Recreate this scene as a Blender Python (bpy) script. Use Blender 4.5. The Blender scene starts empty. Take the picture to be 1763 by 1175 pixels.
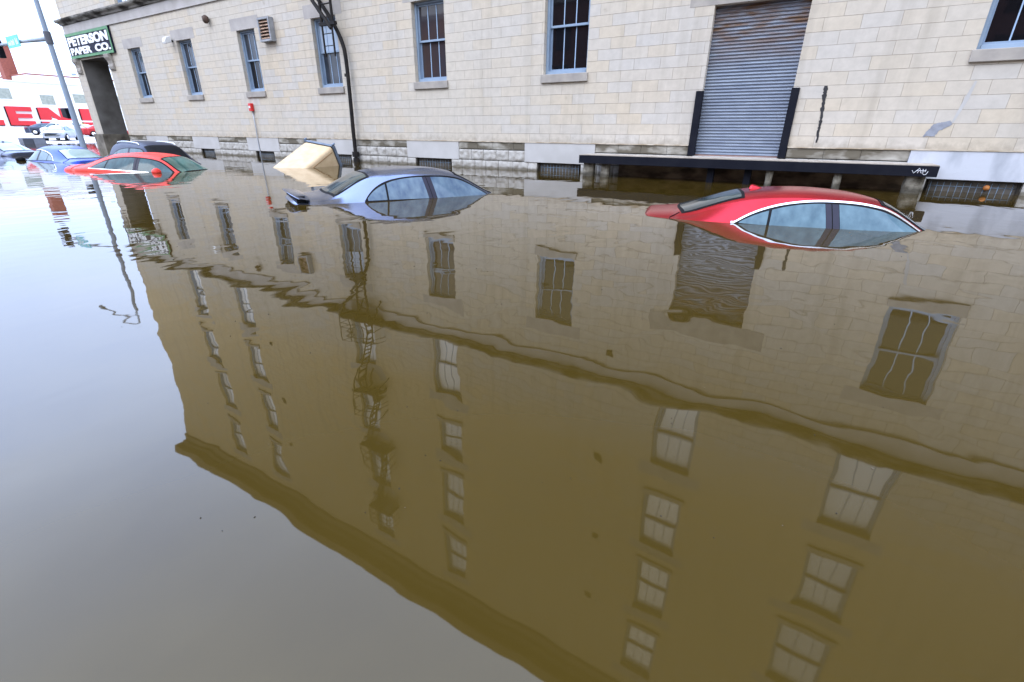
import bpy, bmesh, math, random
from mathutils import Vector, Matrix, noise
random.seed(7)
R = math.radians
sc = bpy.context.scene
col = sc.collection

# ------------------------------------------------------------------ camera
cam_d = bpy.data.cameras.new("camera")
cam_d.sensor_width = 36.0
cam_d.lens = 16.80
cam_d.clip_start = 0.05
cam_d.clip_end = 6000
cam = bpy.data.objects.new("camera", cam_d)
col.objects.link(cam)
cam.matrix_world = (Matrix.Translation((0, -15, 1.174)) @ Matrix.Rotation(R(31.514), 4, 'Z')
                    @ Matrix.Rotation(R(90 - 23.553), 4, 'X') @ Matrix.Rotation(R(0.450), 4, 'Z'))
sc.camera = cam

# ------------------------------------------------------------------ exposure, sky, sun
sc.view_settings.view_transform = 'Standard'
sc.view_settings.look = 'None'
sc.view_settings.gamma = 1
sc.view_settings.exposure = 1.16
sc.cycles.use_denoising = True
sc.cycles.max_bounces = 8
sc.cycles.glossy_bounces = 5
sc.cycles.diffuse_bounces = 3
SUN_EL, SUN_AZ = 48, 200      # high behind the camera, veiled by cloud
w = bpy.data.worlds.new("World")
sc.world = w
w.use_nodes = True
nt = w.node_tree
bg = nt.nodes["Background"]
bg.inputs[1].default_value = 0.14
sky = nt.nodes.new("ShaderNodeTexSky")
sky.sky_type = 'NISHITA'
sky.sun_disc = False
sky.sun_elevation = R(SUN_EL)
sky.sun_rotation = R(SUN_AZ)
tcw = nt.nodes.new("ShaderNodeTexCoord")
mpw = nt.nodes.new("ShaderNodeMapping")
mpw.inputs['Scale'].default_value = (1, 1, 2.4)
nzw = nt.nodes.new("ShaderNodeTexNoise")
nzw.inputs['Scale'].default_value = 2.2
nzw.inputs['Detail'].default_value = 5
rpw = nt.nodes.new("ShaderNodeValToRGB")
rpw.color_ramp.elements[0].position = 0.3
rpw.color_ramp.elements[0].color = (6.1, 7.3, 9.9, 1)
rpw.color_ramp.elements[1].position = 0.7
rpw.color_ramp.elements[1].color = (8.0, 8.9, 10.6, 1)
mxw = nt.nodes.new("ShaderNodeMix")
mxw.data_type = 'RGBA'
mxw.inputs[0].default_value = 0.9
nt.links.new(tcw.outputs['Generated'], mpw.inputs[0])
nt.links.new(mpw.outputs[0], nzw.inputs['Vector'])
nt.links.new(nzw.outputs['Fac'], rpw.inputs[0])
nt.links.new(sky.outputs[0], mxw.inputs[6])
nt.links.new(rpw.outputs[0], mxw.inputs[7])
# the overcast is thinner, brighter, over the far left than behind the camera
dt = nt.nodes.new("ShaderNodeVectorMath"); dt.operation = 'DOT_PRODUCT'
dt.inputs[1].default_value = (-.62, .74, .2)
nt.links.new(tcw.outputs['Generated'], dt.inputs[0])
mrw = nt.nodes.new("ShaderNodeMapRange")
mrw.inputs[1].default_value = -.7; mrw.inputs[2].default_value = .9
nt.links.new(dt.outputs['Value'], mrw.inputs[0])
tnt = nt.nodes.new("ShaderNodeMix"); tnt.data_type = 'RGBA'
tnt.inputs[6].default_value = (.93, .865, .76, 1)
tnt.inputs[7].default_value = (1.0, 1.10, 1.30, 1)
nt.links.new(mrw.outputs[0], tnt.inputs[0])
spw = nt.nodes.new("ShaderNodeSeparateXYZ")
nt.links.new(tcw.outputs['Generated'], spw.inputs[0])
mzw = nt.nodes.new("ShaderNodeMapRange")
mzw.interpolation_type = 'SMOOTHSTEP'
mzw.inputs[1].default_value = .14; mzw.inputs[2].default_value = .48
mzw.inputs[3].default_value = .82; mzw.inputs[4].default_value = 1.58
nt.links.new(spw.outputs['Z'], mzw.inputs[0])
mlt = nt.nodes.new("ShaderNodeMix"); mlt.data_type = 'RGBA'; mlt.blend_type = 'MULTIPLY'; mlt.inputs[0].default_value = 1
nt.links.new(mxw.outputs[2], mlt.inputs[6]); nt.links.new(tnt.outputs[2], mlt.inputs[7])
mlw = nt.nodes.new("ShaderNodeVectorMath"); mlw.operation = 'SCALE'
nt.links.new(mlt.outputs[2], mlw.inputs[0])
nt.links.new(mzw.outputs[0], mlw.inputs['Scale'])
nt.links.new(mlw.outputs[0], bg.inputs[0])

sd = bpy.data.lights.new("sun", 'SUN')
sd.energy = 0.5
sd.angle = R(25)
sd.color = (1, .97, .92)
sun = bpy.data.objects.new("sun", sd)
col.objects.link(sun)
# sky sun_rotation turns clockwise from +Y
az = R(SUN_AZ)
sdir = Vector((math.sin(az) * math.cos(R(SUN_EL)), math.cos(az) * math.cos(R(SUN_EL)), math.sin(R(SUN_EL))))
sun.rotation_euler = sdir.to_track_quat('Z', 'Y').to_euler()
sun.location = sdir * 60

# ------------------------------------------------------------------ materials
MATS = {}


def mat(name, c1, c2=None, rough=.6, metal=0.0, scale=3.0, bump=0.0, bscale=None, spec=.5, stretch=(1, 1, 1),
        detail=4, coat=0.0, lo=.35, hi=.65, third=None):
    """principled material whose colour wanders between c1 and c2 with a noise"""
    if name in MATS:
        return MATS[name]
    m = bpy.data.materials.new(name)
    m.use_nodes = True
    t = m.node_tree
    p = t.nodes["Principled BSDF"]
    p.inputs['Roughness'].default_value = rough
    p.inputs['Metallic'].default_value = metal
    p.inputs['Specular IOR Level'].default_value = spec
    p.inputs['Coat Weight'].default_value = coat
    p.inputs['Coat Roughness'].default_value = .06
    tc = t.nodes.new("ShaderNodeTexCoord")
    mp = t.nodes.new("ShaderNodeMapping")
    mp.inputs['Scale'].default_value = stretch
    t.links.new(tc.outputs['Object'], mp.inputs[0])
    if c2 is None:
        c2 = tuple(x * .86 for x in c1)
    n = t.nodes.new("ShaderNodeTexNoise")
    n.inputs['Scale'].default_value = scale
    n.inputs['Detail'].default_value = detail
    t.links.new(mp.outputs[0], n.inputs['Vector'])
    r = t.nodes.new("ShaderNodeValToRGB")
    r.color_ramp.elements[0].position = lo
    r.color_ramp.elements[0].color = (*c1, 1)
    r.color_ramp.elements[1].position = hi
    r.color_ramp.elements[1].color = (*c2, 1)
    if third:
        e = r.color_ramp.elements.new(third[0])
        e.color = (*third[1], 1)
    t.links.new(n.outputs['Fac'], r.inputs[0])
    t.links.new(r.outputs[0], p.inputs['Base Color'])
    if bump:
        n2 = t.nodes.new("ShaderNodeTexNoise")
        n2.inputs['Scale'].default_value = bscale or scale * 6
        n2.inputs['Detail'].default_value = 5
        t.links.new(tc.outputs['Object'], n2.inputs['Vector'])
        b = t.nodes.new("ShaderNodeBump")
        b.inputs['Strength'].default_value = 1
        b.inputs['Distance'].default_value = bump
        t.links.new(n2.outputs['Fac'], b.inputs['Height'])
        t.links.new(b.outputs[0], p.inputs['Normal'])
    MATS[name] = m
    return m


def stone_mat():
    """coursed pale ashlar: every block its own tint, thin recessed joints, weather stains"""
    m = bpy.data.materials.new("ashlar_stone")
    m.use_nodes = True
    t = m.node_tree
    L = t.links.new
    N = t.nodes.new
    p = t.nodes["Principled BSDF"]
    p.inputs['Roughness'].default_value = .85
    p.inputs['Specular IOR Level'].default_value = .25
    tc = N("ShaderNodeTexCoord")
    sx = N("ShaderNodeSeparateXYZ")
    L(tc.outputs['Object'], sx.inputs[0])
    ad = N("ShaderNodeMath"); ad.operation = 'ADD'
    L(sx.outputs['X'], ad.inputs[0]); L(sx.outputs['Y'], ad.inputs[1])
    zz = N("ShaderNodeMath"); zz.operation = 'SUBTRACT'
    L(sx.outputs['Z'], zz.inputs[0]); zz.inputs[1].default_value = .876 - 28.0 * .2805 * 2
    cb = N("ShaderNodeCombineXYZ")
    L(ad.outputs[0], cb.inputs['X']); L(zz.outputs[0], cb.inputs['Y'])
    # slight wobble of joints
    wn = N("ShaderNodeTexNoise"); wn.inputs['Scale'].default_value = 2.2
    L(tc.outputs['Object'], wn.inputs['Vector'])
    wv = N("ShaderNodeVectorMath"); wv.operation = 'SCALE'; wv.inputs['Scale'].default_value = .016
    L(wn.outputs['Color'], wv.inputs[0])
    va = N("ShaderNodeVectorMath"); va.operation = 'ADD'
    L(cb.outputs[0], va.inputs[0]); L(wv.outputs[0], va.inputs[1])

    def brick(c1, c2, mo, bias, ms):
        b = N("ShaderNodeTexBrick")
        b.offset = .5
        b.inputs['Scale'].default_value = 1
        b.inputs['Brick Width'].default_value = .745
        b.inputs['Row Height'].default_value = .2805
        b.inputs['Mortar Size'].default_value = ms
        b.inputs['Mortar Smooth'].default_value = .25
        b.inputs['Bias'].default_value = bias
        b.inputs['Color1'].default_value = (*c1, 1)
        b.inputs['Color2'].default_value = (*c2, 1)
        b.inputs['Mortar'].default_value = (*mo, 1)
        L(va.outputs[0], b.inputs['Vector'])
        return b
    b1 = brick((.51, .43, .325), (.465, .44, .415), (.36, .31, .26), .1, .0045)
    # broad weather zones: some areas creamier, some greyer
    n1 = N("ShaderNodeTexNoise"); n1.inputs['Scale'].default_value = .22; n1.inputs['Detail'].default_value = 4
    L(tc.outputs['Object'], n1.inputs['Vector'])
    mr = N("ShaderNodeMapRange"); mr.inputs[1].default_value = .36; mr.inputs[2].default_value = .66
    mr.inputs[3].default_value = .1; mr.inputs[4].default_value = .85
    L(n1.outputs['Fac'], mr.inputs[0])
    mx = N("ShaderNodeMix"); mx.data_type = 'RGBA'; mx.blend_type = 'MIX'
    L(mr.outputs[0], mx.inputs[0]); L(b1.outputs['Color'], mx.inputs[6])
    mx.inputs[7].default_value = (.485, .445, .39, 1)
    # keep joints after the zone mix
    mj = N("ShaderNodeMix"); mj.data_type = 'RGBA'
    nj = N("ShaderNodeTexNoise"); nj.inputs['Scale'].default_value = .9; nj.inputs['Detail'].default_value = 3
    L(tc.outputs['Object'], nj.inputs['Vector'])
    rj = N("ShaderNodeMapRange"); rj.inputs[1].default_value = .33; rj.inputs[2].default_value = .62
    rj.inputs[3].default_value = .05; rj.inputs[4].default_value = .55
    L(nj.outputs['Fac'], rj.inputs[0])
    mm = N("ShaderNodeMath"); mm.operation = 'MULTIPLY'
    L(b1.outputs['Fac'], mm.inputs[0]); L(rj.outputs[0], mm.inputs[1])
    L(mm.outputs[0], mj.inputs[0]); L(mx.outputs[2], mj.inputs[6])
    mj.inputs[7].default_value = (.22, .17, .125, 1)
    # fine grain and soot blotches
    n2 = N("ShaderNodeTexNoise"); n2.inputs['Scale'].default_value = 4.5; n2.inputs['Detail'].default_value = 8
    n2.inputs['Roughness'].default_value = .65
    L(tc.outputs['Object'], n2.inputs['Vector'])
    r2 = N("ShaderNodeMapRange"); r2.inputs[1].default_value = .3; r2.inputs[2].default_value = .72
    r2.inputs[3].default_value = 1.08; r2.inputs[4].default_value = .9
    L(n2.outputs['Fac'], r2.inputs[0])
    ml = N("ShaderNodeMix"); ml.data_type = 'RGBA'; ml.blend_type = 'MULTIPLY'; ml.inputs[0].default_value = 1
    L(mj.outputs[2], ml.inputs[6]); L(r2.outputs[0], ml.inputs[7])
    # rare dark chips
    n3 = N("ShaderNodeTexNoise"); n3.inputs['Scale'].default_value = 1.7; n3.inputs['Detail'].default_value = 6
    L(tc.outputs['Object'], n3.inputs['Vector'])
    r3 = N("ShaderNodeMapRange"); r3.inputs[1].default_value = .70; r3.inputs[2].default_value = .76
    r3.inputs[3].default_value = 0; r3.inputs[4].default_value = .45
    L(n3.outputs['Fac'], r3.inputs[0])
    m3 = N("ShaderNodeMix"); m3.data_type = 'RGBA'
    L(r3.outputs[0], m3.inputs[0]); L(ml.outputs[2], m3.inputs[6]); m3.inputs[7].default_value = (.25, .21, .16, 1)
    up_ = N("ShaderNodeMapRange"); up_.inputs[1].default_value = 8.3; up_.inputs[2].default_value = 10.5
    up_.inputs[3].default_value = 0; up_.inputs[4].default_value = 1
    L(sx.outputs['Z'], up_.inputs[0])
    mu_ = N("ShaderNodeMix"); mu_.data_type = 'RGBA'; mu_.blend_type = 'MULTIPLY'
    L(up_.outputs[0], mu_.inputs[0]); L(m3.outputs[2], mu_.inputs[6]); mu_.inputs[7].default_value = (1.12, .99, .76, 1)
    # run-off streaks
    sm_ = N("ShaderNodeMapping"); sm_.inputs['Scale'].default_value = (2.6, 2.6, .16)
    L(tc.outputs['Object'], sm_.inputs[0])
    sn_ = N("ShaderNodeTexNoise"); sn_.inputs['Scale'].default_value = 1; sn_.inputs['Detail'].default_value = 7
    sn_.inputs['Roughness'].default_value = .6
    L(sm_.outputs[0], sn_.inputs['Vector'])
    sr_ = N("ShaderNodeMapRange"); sr_.inputs[1].default_value = .52; sr_.inputs[2].default_value = .72
    sr_.inputs[3].default_value = 0; sr_.inputs[4].default_value = .38
    L(sn_.outputs['Fac'], sr_.inputs[0])
    ms_ = N("ShaderNodeMix"); ms_.data_type = 'RGBA'
    L(sr_.outputs[0], ms_.inputs[0]); L(mu_.outputs[2], ms_.inputs[6]); ms_.inputs[7].default_value = (.30, .265, .22, 1)
    # splash dirt creeping up from the ledge
    za_ = N("ShaderNodeMath"); za_.operation = 'MULTIPLY_ADD'; za_.inputs[1].default_value = -.55
    L(n2.outputs['Fac'], za_.inputs[0]); L(sx.outputs['Z'], za_.inputs[2])
    zr_ = N("ShaderNodeMapRange"); zr_.inputs[1].default_value = .58; zr_.inputs[2].default_value = .80
    zr_.inputs[3].default_value = .55; zr_.inputs[4].default_value = 0
    L(za_.outputs[0], zr_.inputs[0])
    mz_ = N("ShaderNodeMix"); mz_.data_type = 'RGBA'
    L(zr_.outputs[0], mz_.inputs[0]); L(ms_.outputs[2], mz_.inputs[6]); mz_.inputs[7].default_value = (.24, .21, .17, 1)
    L(mz_.outputs[2], p.inputs['Base Color'])
    bp = N("ShaderNodeBump"); bp.inputs['Strength'].default_value = 1; bp.inputs['Distance'].default_value = .006
    bp.invert = True
    hb = N("ShaderNodeMath"); hb.operation = 'MULTIPLY_ADD'; hb.inputs[1].default_value = .35
    L(n2.outputs['Fac'], hb.inputs[0]); L(b1.outputs['Fac'], hb.inputs[2])
    L(hb.outputs[0], bp.inputs['Height'])
    L(bp.outputs[0], p.inputs['Normal'])
    MATS['stone'] = m
    return m


def glass_mat(name, c, rough=.03, spec=.5, c2=None, scale=.6, wav=.0012):
    m = mat(name, c, c2 or c, rough=rough, spec=spec, scale=scale, bump=wav, bscale=.9)
    return m


STONE = stone_mat()
TRIM = mat("grey_limestone", (.36, .33, .30), (.27, .25, .235), rough=.85, scale=2.5, bump=.004, spec=.2)
SMOOTH = mat("smooth_concrete", (.46, .45, .45), (.40, .39, .385), rough=.85, scale=1.3, bump=.002, spec=.2)
PAINTC = mat("painted_concrete", (.48, .50, .56), (.33, .35, .40), rough=.8, scale=2.6, bump=.003, spec=.2,
             stretch=(1, 1, .45), lo=.45, hi=.7)
LEDGE = mat("sooty_ledge", (.44, .42, .38), (.13, .115, .09), rough=.9, scale=2.1, bump=.006, spec=.15,
            stretch=(.55, 1, 1.3), lo=.36, hi=.54)
BELTM = mat("weathered_belt", (.26, .25, .235), (.035, .03, .026), rough=.9, scale=1.6, bump=.01, spec=.15,
            stretch=(.6, 1, 2), lo=.42, hi=.60)
FRIEZE = mat("frieze_stone", (.44, .42, .42), (.36, .34, .33), rough=.85, scale=1.2, bump=.004, spec=.2)
ROCK = mat("rock_faced_stone", (.41, .395, .375), (.28, .26, .235), rough=.9, scale=5, bump=.012, spec=.15, lo=.45, hi=.72)
CORN = mat("cornice_metal", (.23, .185, .135), (.17, .14, .10), rough=.8, scale=1, spec=.2)
BLUE = mat("blue_window_paint", (.235, .315, .43), (.20, .27, .38), rough=.55, scale=3, bump=.001)
BLUEL = mat("pale_blue_bar_paint", (.33, .45, .62), (.28, .39, .56), rough=.55, scale=3)
GL_D = glass_mat("dark_pane", (.006, .006, .008))
GL_B = glass_mat("painted_brick_reflection", (.055, .035, .03), c2=(.03, .03, .04), scale=.5)  # brown brick reflection tinted into the pane's base colour
GL_G = glass_mat("dusty_pane", (.045, .055, .075), c2=(.02, .025, .035), scale=1.4, rough=.08)
BLACK = mat("black_steel", (.005, .006, .012), (.008, .009, .015), rough=.6, scale=4, bump=.001, spec=.12)
IRON = mat("black_iron", (.010, .010, .012), (.022, .018, .016), rough=.65, scale=6, spec=.15)
GALV = mat("galvanised_slats", (.165, .195, .26), (.21, .245, .31), rough=.55, metal=.35, scale=2.2,
           stretch=(1, 1, 3))
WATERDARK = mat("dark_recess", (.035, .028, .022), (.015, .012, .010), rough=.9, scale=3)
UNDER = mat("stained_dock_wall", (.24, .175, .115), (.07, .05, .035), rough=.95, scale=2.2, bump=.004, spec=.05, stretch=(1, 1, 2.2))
POST = mat("mossy_stone_post", (.26, .24, .20), (.07, .06, .045), rough=.9, scale=5, bump=.02)
WHITEP = mat("white_wall_paint", (.82, .84, .85), (.76, .78, .80), rough=.7, scale=.3)
REDP = mat("red_sign_paint", (.62, .025, .04), (.56, .02, .03), rough=.5, scale=.5)
TARM = mat("tar_sealant", (.012, .012, .016), (.02, .02, .024), rough=.5, scale=9, bump=.004)
PATCH = mat("cement_patch", (.27, .29, .34), (.20, .21, .25), rough=.9, scale=7, bump=.004)
POLEM = mat("pole_paint_blue_grey", (.27, .34, .45), (.23, .295, .40), rough=.45, scale=1.5)
WOOD = mat("utility_pole_wood", (.20, .10, .05), (.13, .065, .035), rough=.9, scale=3, stretch=(3, 3, .3))
CHROME = mat("chrome_trim", (.80, .82, .85), (.74, .76, .8), rough=.15, metal=.7, scale=2)
RUBBER = mat("window_rubber", (.006, .006, .008), (.010, .010, .012), rough=.6, scale=4, spec=.08)
PILLAR = mat("pillar_film", (.030, .030, .048), (.022, .022, .036), rough=.4, scale=2, spec=.12)
BRICKR = mat("red_brick", (.26, .075, .05), (.17, .05, .04), rough=.9, scale=3, stretch=(1, 1, 4))
PAVE = mat("pale_concrete_paving", (.55, .53, .53), (.46, .44, .44), rough=.9, scale=.25, bump=.003, spec=.2)


def fog_glass(name, a, b, rough=.08):
    """side window misted on the inside: pale, streaked downwards, glossy outside"""
    return mat(name, a, b, rough=rough, scale=1.6, stretch=(5, 5, .8), spec=.25, detail=6, lo=.30, hi=.70)


def tide_mark(m, top, wet=(.10, .085, .06)):
    """mud line left by the flood: an uneven dark wet band just above the water"""
    t = m.node_tree
    pz = t.nodes["Principled BSDF"]
    old = pz.inputs['Base Color'].links[0].from_socket
    tc = t.nodes.new("ShaderNodeTexCoord")
    sp = t.nodes.new("ShaderNodeSeparateXYZ")
    t.links.new(tc.outputs['Object'], sp.inputs[0])
    n = t.nodes.new("ShaderNodeTexNoise"); n.inputs['Scale'].default_value = 3; n.inputs['Detail'].default_value = 6
    t.links.new(tc.outputs['Object'], n.inputs['Vector'])
    a = t.nodes.new("ShaderNodeMath"); a.operation = 'MULTIPLY_ADD'; a.inputs[1].default_value = -.22
    t.links.new(n.outputs['Fac'], a.inputs[0]); t.links.new(sp.outputs['Z'], a.inputs[2])
    r = t.nodes.new("ShaderNodeMapRange")
    r.inputs[1].default_value = top - .17; r.inputs[2].default_value = top - .10
    r.inputs[3].default_value = .8; r.inputs[4].default_value = 0
    t.links.new(a.outputs[0], r.inputs[0])
    x = t.nodes.new("ShaderNodeMix"); x.data_type = 'RGBA'
    t.links.new(r.outputs[0], x.inputs[0]); t.links.new(old, x.inputs[6])
    x.inputs[7].default_value = (*wet, 1)
    t.links.new(x.outputs[2], pz.inputs['Base Color'])


tide_mark(ROCK, .10)
tide_mark(POST, .12, (.04, .035, .025))


# ------------------------------------------------------------------ helpers
class MB:
    def __init__(s):
        s.v = []
        s.f = []

    def add(s, vs, fs):
        o = len(s.v)
        s.v += [tuple(a) for a in vs]
        s.f += [tuple(i + o for i in f) for f in fs]

    def box(s, x0, x1, y0, y1, z0, z1):
        s.add([(x0, y0, z0), (x1, y0, z0), (x1, y1, z0), (x0, y1, z0), (x0, y0, z1), (x1, y0, z1), (x1, y1, z1), (x0, y1, z1)],
              [(3, 2, 1, 0), (4, 5, 6, 7), (0, 1, 5, 4), (1, 2, 6, 5), (2, 3, 7, 6), (3, 0, 4, 7)])

    def quad(s, a, b, c, d):
        s.add([a, b, c, d], [(0, 1, 2, 3)])

    def tube(s, pts, r, n=8, cap=True):
        pts = [Vector(p) for p in pts]
        rs = r if isinstance(r, (list, tuple)) else [r] * len(pts)
        rings = []
        a = None
        for i, p in enumerate(pts):
            d = (pts[min(i + 1, len(pts) - 1)] - pts[max(i - 1, 0)]).normalized()
            if a is None:
                a = d.cross(Vector((0, 0, 1)))
                if a.length < 1e-3:
                    a = d.cross(Vector((1, 0, 0)))
            else:
                a = a - d * a.dot(d)
            a.normalize()
            b = d.cross(a).normalized()
            rings.append([p + (a * math.cos(2 * math.pi * k / n) + b * math.sin(2 * math.pi * k / n)) * rs[i] for k in range(n)])
        vs = [q for rg in rings for q in rg]
        fs = []
        for i in range(len(pts) - 1):
            for k in range(n):
                fs.append((i * n + k, i * n + (k + 1) % n, (i + 1) * n + (k + 1) % n, (i + 1) * n + k))
        if cap:
            fs.append(tuple(range(n))[::-1])
            fs.append(tuple((len(pts) - 1) * n + k for k in range(n)))
        s.add(vs, fs)

    def grid(s, fn, nu, nv):
        vs = [fn(i / nu, j / nv) for i in range(nu + 1) for j in range(nv + 1)]
        fs = [(i * (nv + 1) + j, (i + 1) * (nv + 1) + j, (i + 1) * (nv + 1) + j + 1, i * (nv + 1) + j + 1)
              for i in range(nu) for j in range(nv)]
        s.add(vs, fs)

    def prism(s, poly, a0, a1, axis):
        """closed outline extruded along an axis; poly in the two other axes"""
        n = len(poly)

        def P(q, a):
            return {'x': (a, q[0], q[1]), 'y': (q[0], a, q[1]), 'z': (q[0], q[1], a)}[axis]
        vs = [P(q, a0) for q in poly] + [P(q, a1) for q in poly]
        fs = [tuple(range(n))[::-1], tuple(range(n, 2 * n))] + [(i, (i + 1) % n, n + (i + 1) % n, n + i) for i in range(n)]
        s.add(vs, fs)

    def build(s, name, m, parent=None, smooth=False, bevel=0, recalc=True):
        me = bpy.data.meshes.new(name)
        me.from_pydata(s.v, [], s.f)
        if recalc or bevel:
            b = bmesh.new()
            b.from_mesh(me)
            if bevel:
                bmesh.ops.bevel(b, geom=[e for e in b.edges if len(e.link_faces) == 2 and e.calc_face_angle(0) > .6],
                                offset=bevel, segments=4 if bevel > .1 else 2, affect='EDGES', profile=.5)
            bmesh.ops.recalc_face_normals(b, faces=b.faces)
            b.to_mesh(me)
            b.free()
        if smooth:
            for p in me.polygons:
                p.use_smooth = True
        me.materials.append(m)
        o = bpy.data.objects.new(name, me)
        col.objects.link(o)
        if parent is not None:
            put(o, parent)
        return o


WM = {}


def put(o, parent):
    """parent without moving: geometry is written in the parent's own root space"""
    o.parent = parent
    r = parent
    while r.parent is not None:
        r = r.parent
    if r is parent:
        o.location = -Vector(WM.get(r.name, (0, 0, 0)))


def tag(o, label=None, cat=None, group=None, kind=None):
    if label: o['label'] = label
    if cat: o['category'] = cat
    if group: o['group'] = group
    if kind: o['kind'] = kind
    return o


def thing(name, label, cat, loc=(0, 0, 0), group=None):
    """Empty at the base; child meshes are written in world coordinates"""
    o = bpy.data.objects.new(name, None)
    o.empty_display_size = .3
    col.objects.link(o)
    o.location = loc
    WM[o.name] = tuple(loc)
    return tag(o, label, cat, group)


# ------------------------------------------------------------------ setting: ground, water
def ground_z(x, y):
    if x > -50: return -1.6
    if x > -60: return -1.6 + 1.62 * (-50 - x) / 10
    if x > -90: return .02 + .5 * (-60 - x) / 30
    return .52


xs = [-2500, -600, -200, -120, -90, -80, -70, -60, -57, -54, -50, -20, 60, 400, 2500]
ys = [-2500, -500, -120, -40, -10, 10, 40, 120, 500, 2500]
g = MB()
g.add([(x, y, ground_z(x, y)) for x in xs for y in ys],
      [(i * len(ys) + j, (i + 1) * len(ys) + j, (i + 1) * len(ys) + j + 1, i * len(ys) + j + 1)
       for i in range(len(xs) - 1) for j in range(len(ys) - 1)])
tag(g.build('ground', PAVE, smooth=False), kind='structure')


def water_mat():
    m = bpy.data.materials.new("muddy_water")
    m.use_nodes = True
    t = m.node_tree
    L = t.links.new
    N = t.nodes.new
    p = t.nodes["Principled BSDF"]
    p.inputs['Roughness'].default_value = .021
    p.inputs['IOR'].default_value = 1.43
    p.inputs['Specular Tint'].default_value = (1, .97, .86, 1)
    tc = N("ShaderNodeTexCoord")
    n0 = N("ShaderNodeTexNoise"); n0.inputs['Scale'].default_value = .35; n0.inputs['Detail'].default_value = 4
    L(tc.outputs['Object'], n0.inputs['Vector'])
    rp = N("ShaderNodeValToRGB")
    rp.color_ramp.elements[0].position = .35
    rp.color_ramp.elements[0].color = (.038, .0245, .0042, 1)
    rp.color_ramp.elements[1].position = .65
    rp.color_ramp.elements[1].color = (.043, .0280, .0054, 1)
    L(n0.outputs['Fac'], rp.inputs[0])
    L(rp.outputs[0], p.inputs['Base Color'])

    def wave(scale, amp, detail, rot, stretch, dist=.6):
        mp = N("ShaderNodeMapping")
        mp.inputs['Rotation'].default_value = (0, 0, R(rot))
        mp.inputs['Scale'].default_value = stretch
        L(tc.outputs['Object'], mp.inputs[0])
        n = N("ShaderNodeTexNoise")
        n.inputs['Scale'].default_value = scale
        n.inputs['Detail'].default_value = detail
        n.inputs['Roughness'].default_value = .45
        n.inputs['Distortion'].default_value = dist
        L(mp.outputs[0], n.inputs['Vector'])
        k = N("ShaderNodeMath"); k.operation = 'MULTIPLY'; k.inputs[1].default_value = amp
        L(n.outputs['Fac'], k.inputs[0])
        return k
    a = wave(.33, .0065, 1, 20, (1, 1, 1))
    b = wave(1.5, .0036, 1, -30, (1, .8, 1))
    e = wave(2.6, .0023, 1, 25, (1, .55, 1))
    c = wave(7.5, .00018, 1, 10, (1, .5, 1))
    # patches where a breath of wind ruffles the surface
    d = wave(9, .0004, 1, 35, (1, .45, 1))
    pn = N("ShaderNodeTexNoise"); pn.inputs['Scale'].default_value = .22; pn.inputs['Detail'].default_value = 2
    L(tc.outputs['Object'], pn.inputs['Vector'])
    pr = N("ShaderNodeMapRange"); pr.inputs[1].default_value = .62; pr.inputs[2].default_value = .72
    L(pn.outputs['Fac'], pr.inputs[0])
    dm = N("ShaderNodeMath"); dm.operation = 'MULTIPLY'
    L(d.outputs[0], dm.inputs[0]); L(pr.outputs[0], dm.inputs[1])
    s = a
    rings = []
    for (cx, cy, rad, amp) in ((-1.6, -3.6, 1.7, .0011), (2.6, -5.2, 1.6, .0007), (-5.2, -5.0, 1.2, .0008), (-26, -8, 7, .0009)):
        # cat's-paws: small patches of fine ripple round the floating cars
        dv = N("ShaderNodeVectorMath"); dv.operation = 'DISTANCE'
        dv.inputs[1].default_value = (cx, cy, 0)
        L(tc.outputs['Object'], dv.inputs[0])
        mk = N("ShaderNodeMapRange"); mk.interpolation_type = 'SMOOTHSTEP'
        mk.inputs[1].default_value = rad * .2; mk.inputs[2].default_value = rad
        mk.inputs[3].default_value = 1; mk.inputs[4].default_value = 0
        L(dv.outputs['Value'], mk.inputs[0])
        wv_ = wave(5.0, amp, 1, 15, (.8, 1.5, 1))
        mq = N("ShaderNodeMath"); mq.operation = 'MULTIPLY'
        L(mk.outputs[0], mq.inputs[0]); L(wv_.outputs[0], mq.inputs[1])
        rings.append(mq)
    for q in (b, e, c, dm, *rings):
        ad = N("ShaderNodeMath"); ad.operation = 'ADD'
        L(s.outputs[0], ad.inputs[0]); L(q.outputs[0], ad.inputs[1])
        s = ad
    bp = N("ShaderNodeBump")
    bp.inputs['Strength'].default_value = 1
    bp.inputs['Distance'].default_value = 1
    L(s.outputs[0], bp.inputs['Height'])
    L(bp.outputs[0], p.inputs['Normal'])
    return m


g = MB()
g.quad((-400, -400, 0), (400, -400, 0), (400, 400, 0), (-400, 400, 0))
tag(g.build('water', water_mat()), kind='structure')

# ------------------------------------------------------------------ the stone warehouse
XL, XR, YB, ZT = -41.85, 26.0, 30.0, 23.3
Z0 = -1.3
bld = thing('stone_warehouse', 'five storey pale stone block warehouse with blue framed windows rising from the flood', 'building',
            (-8, 6, 0))

GZ0, GZ1 = 2.84, 5.29
W_GROUND = [(-34.46, -33.03), (-29.2, -27.8), (-23.92, -22.56), (-18.76, -17.3), (-13.41, -11.97), (-8.13, -6.67), (2.16, 3.62)]
UP_ROWS = [(7.35, 10.05), (11.35, 13.85), (14.95, 17.75), (18.85, 21.55)]
UP_COLS = [(-34.46, -33.03), (-29.2, -27.8), (-18.76, -17.3), (-13.41, -11.97), (-3.17, -1.73), (2.16, 3.62)]
DOOR = (-3.25, -1.09, .55, 4.17)
PORCH = (-40.78, -37.2, Z0, 5.1)
BAS = [(-29.1, -27.9), (-24.1, -22.75), (-18.9, -17.35), (-13.6, -11.95), (-8.2, -6.72), (2.12, 3.66), (-34.3, -33.1)]
BZ = (-.6, .26)

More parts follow.
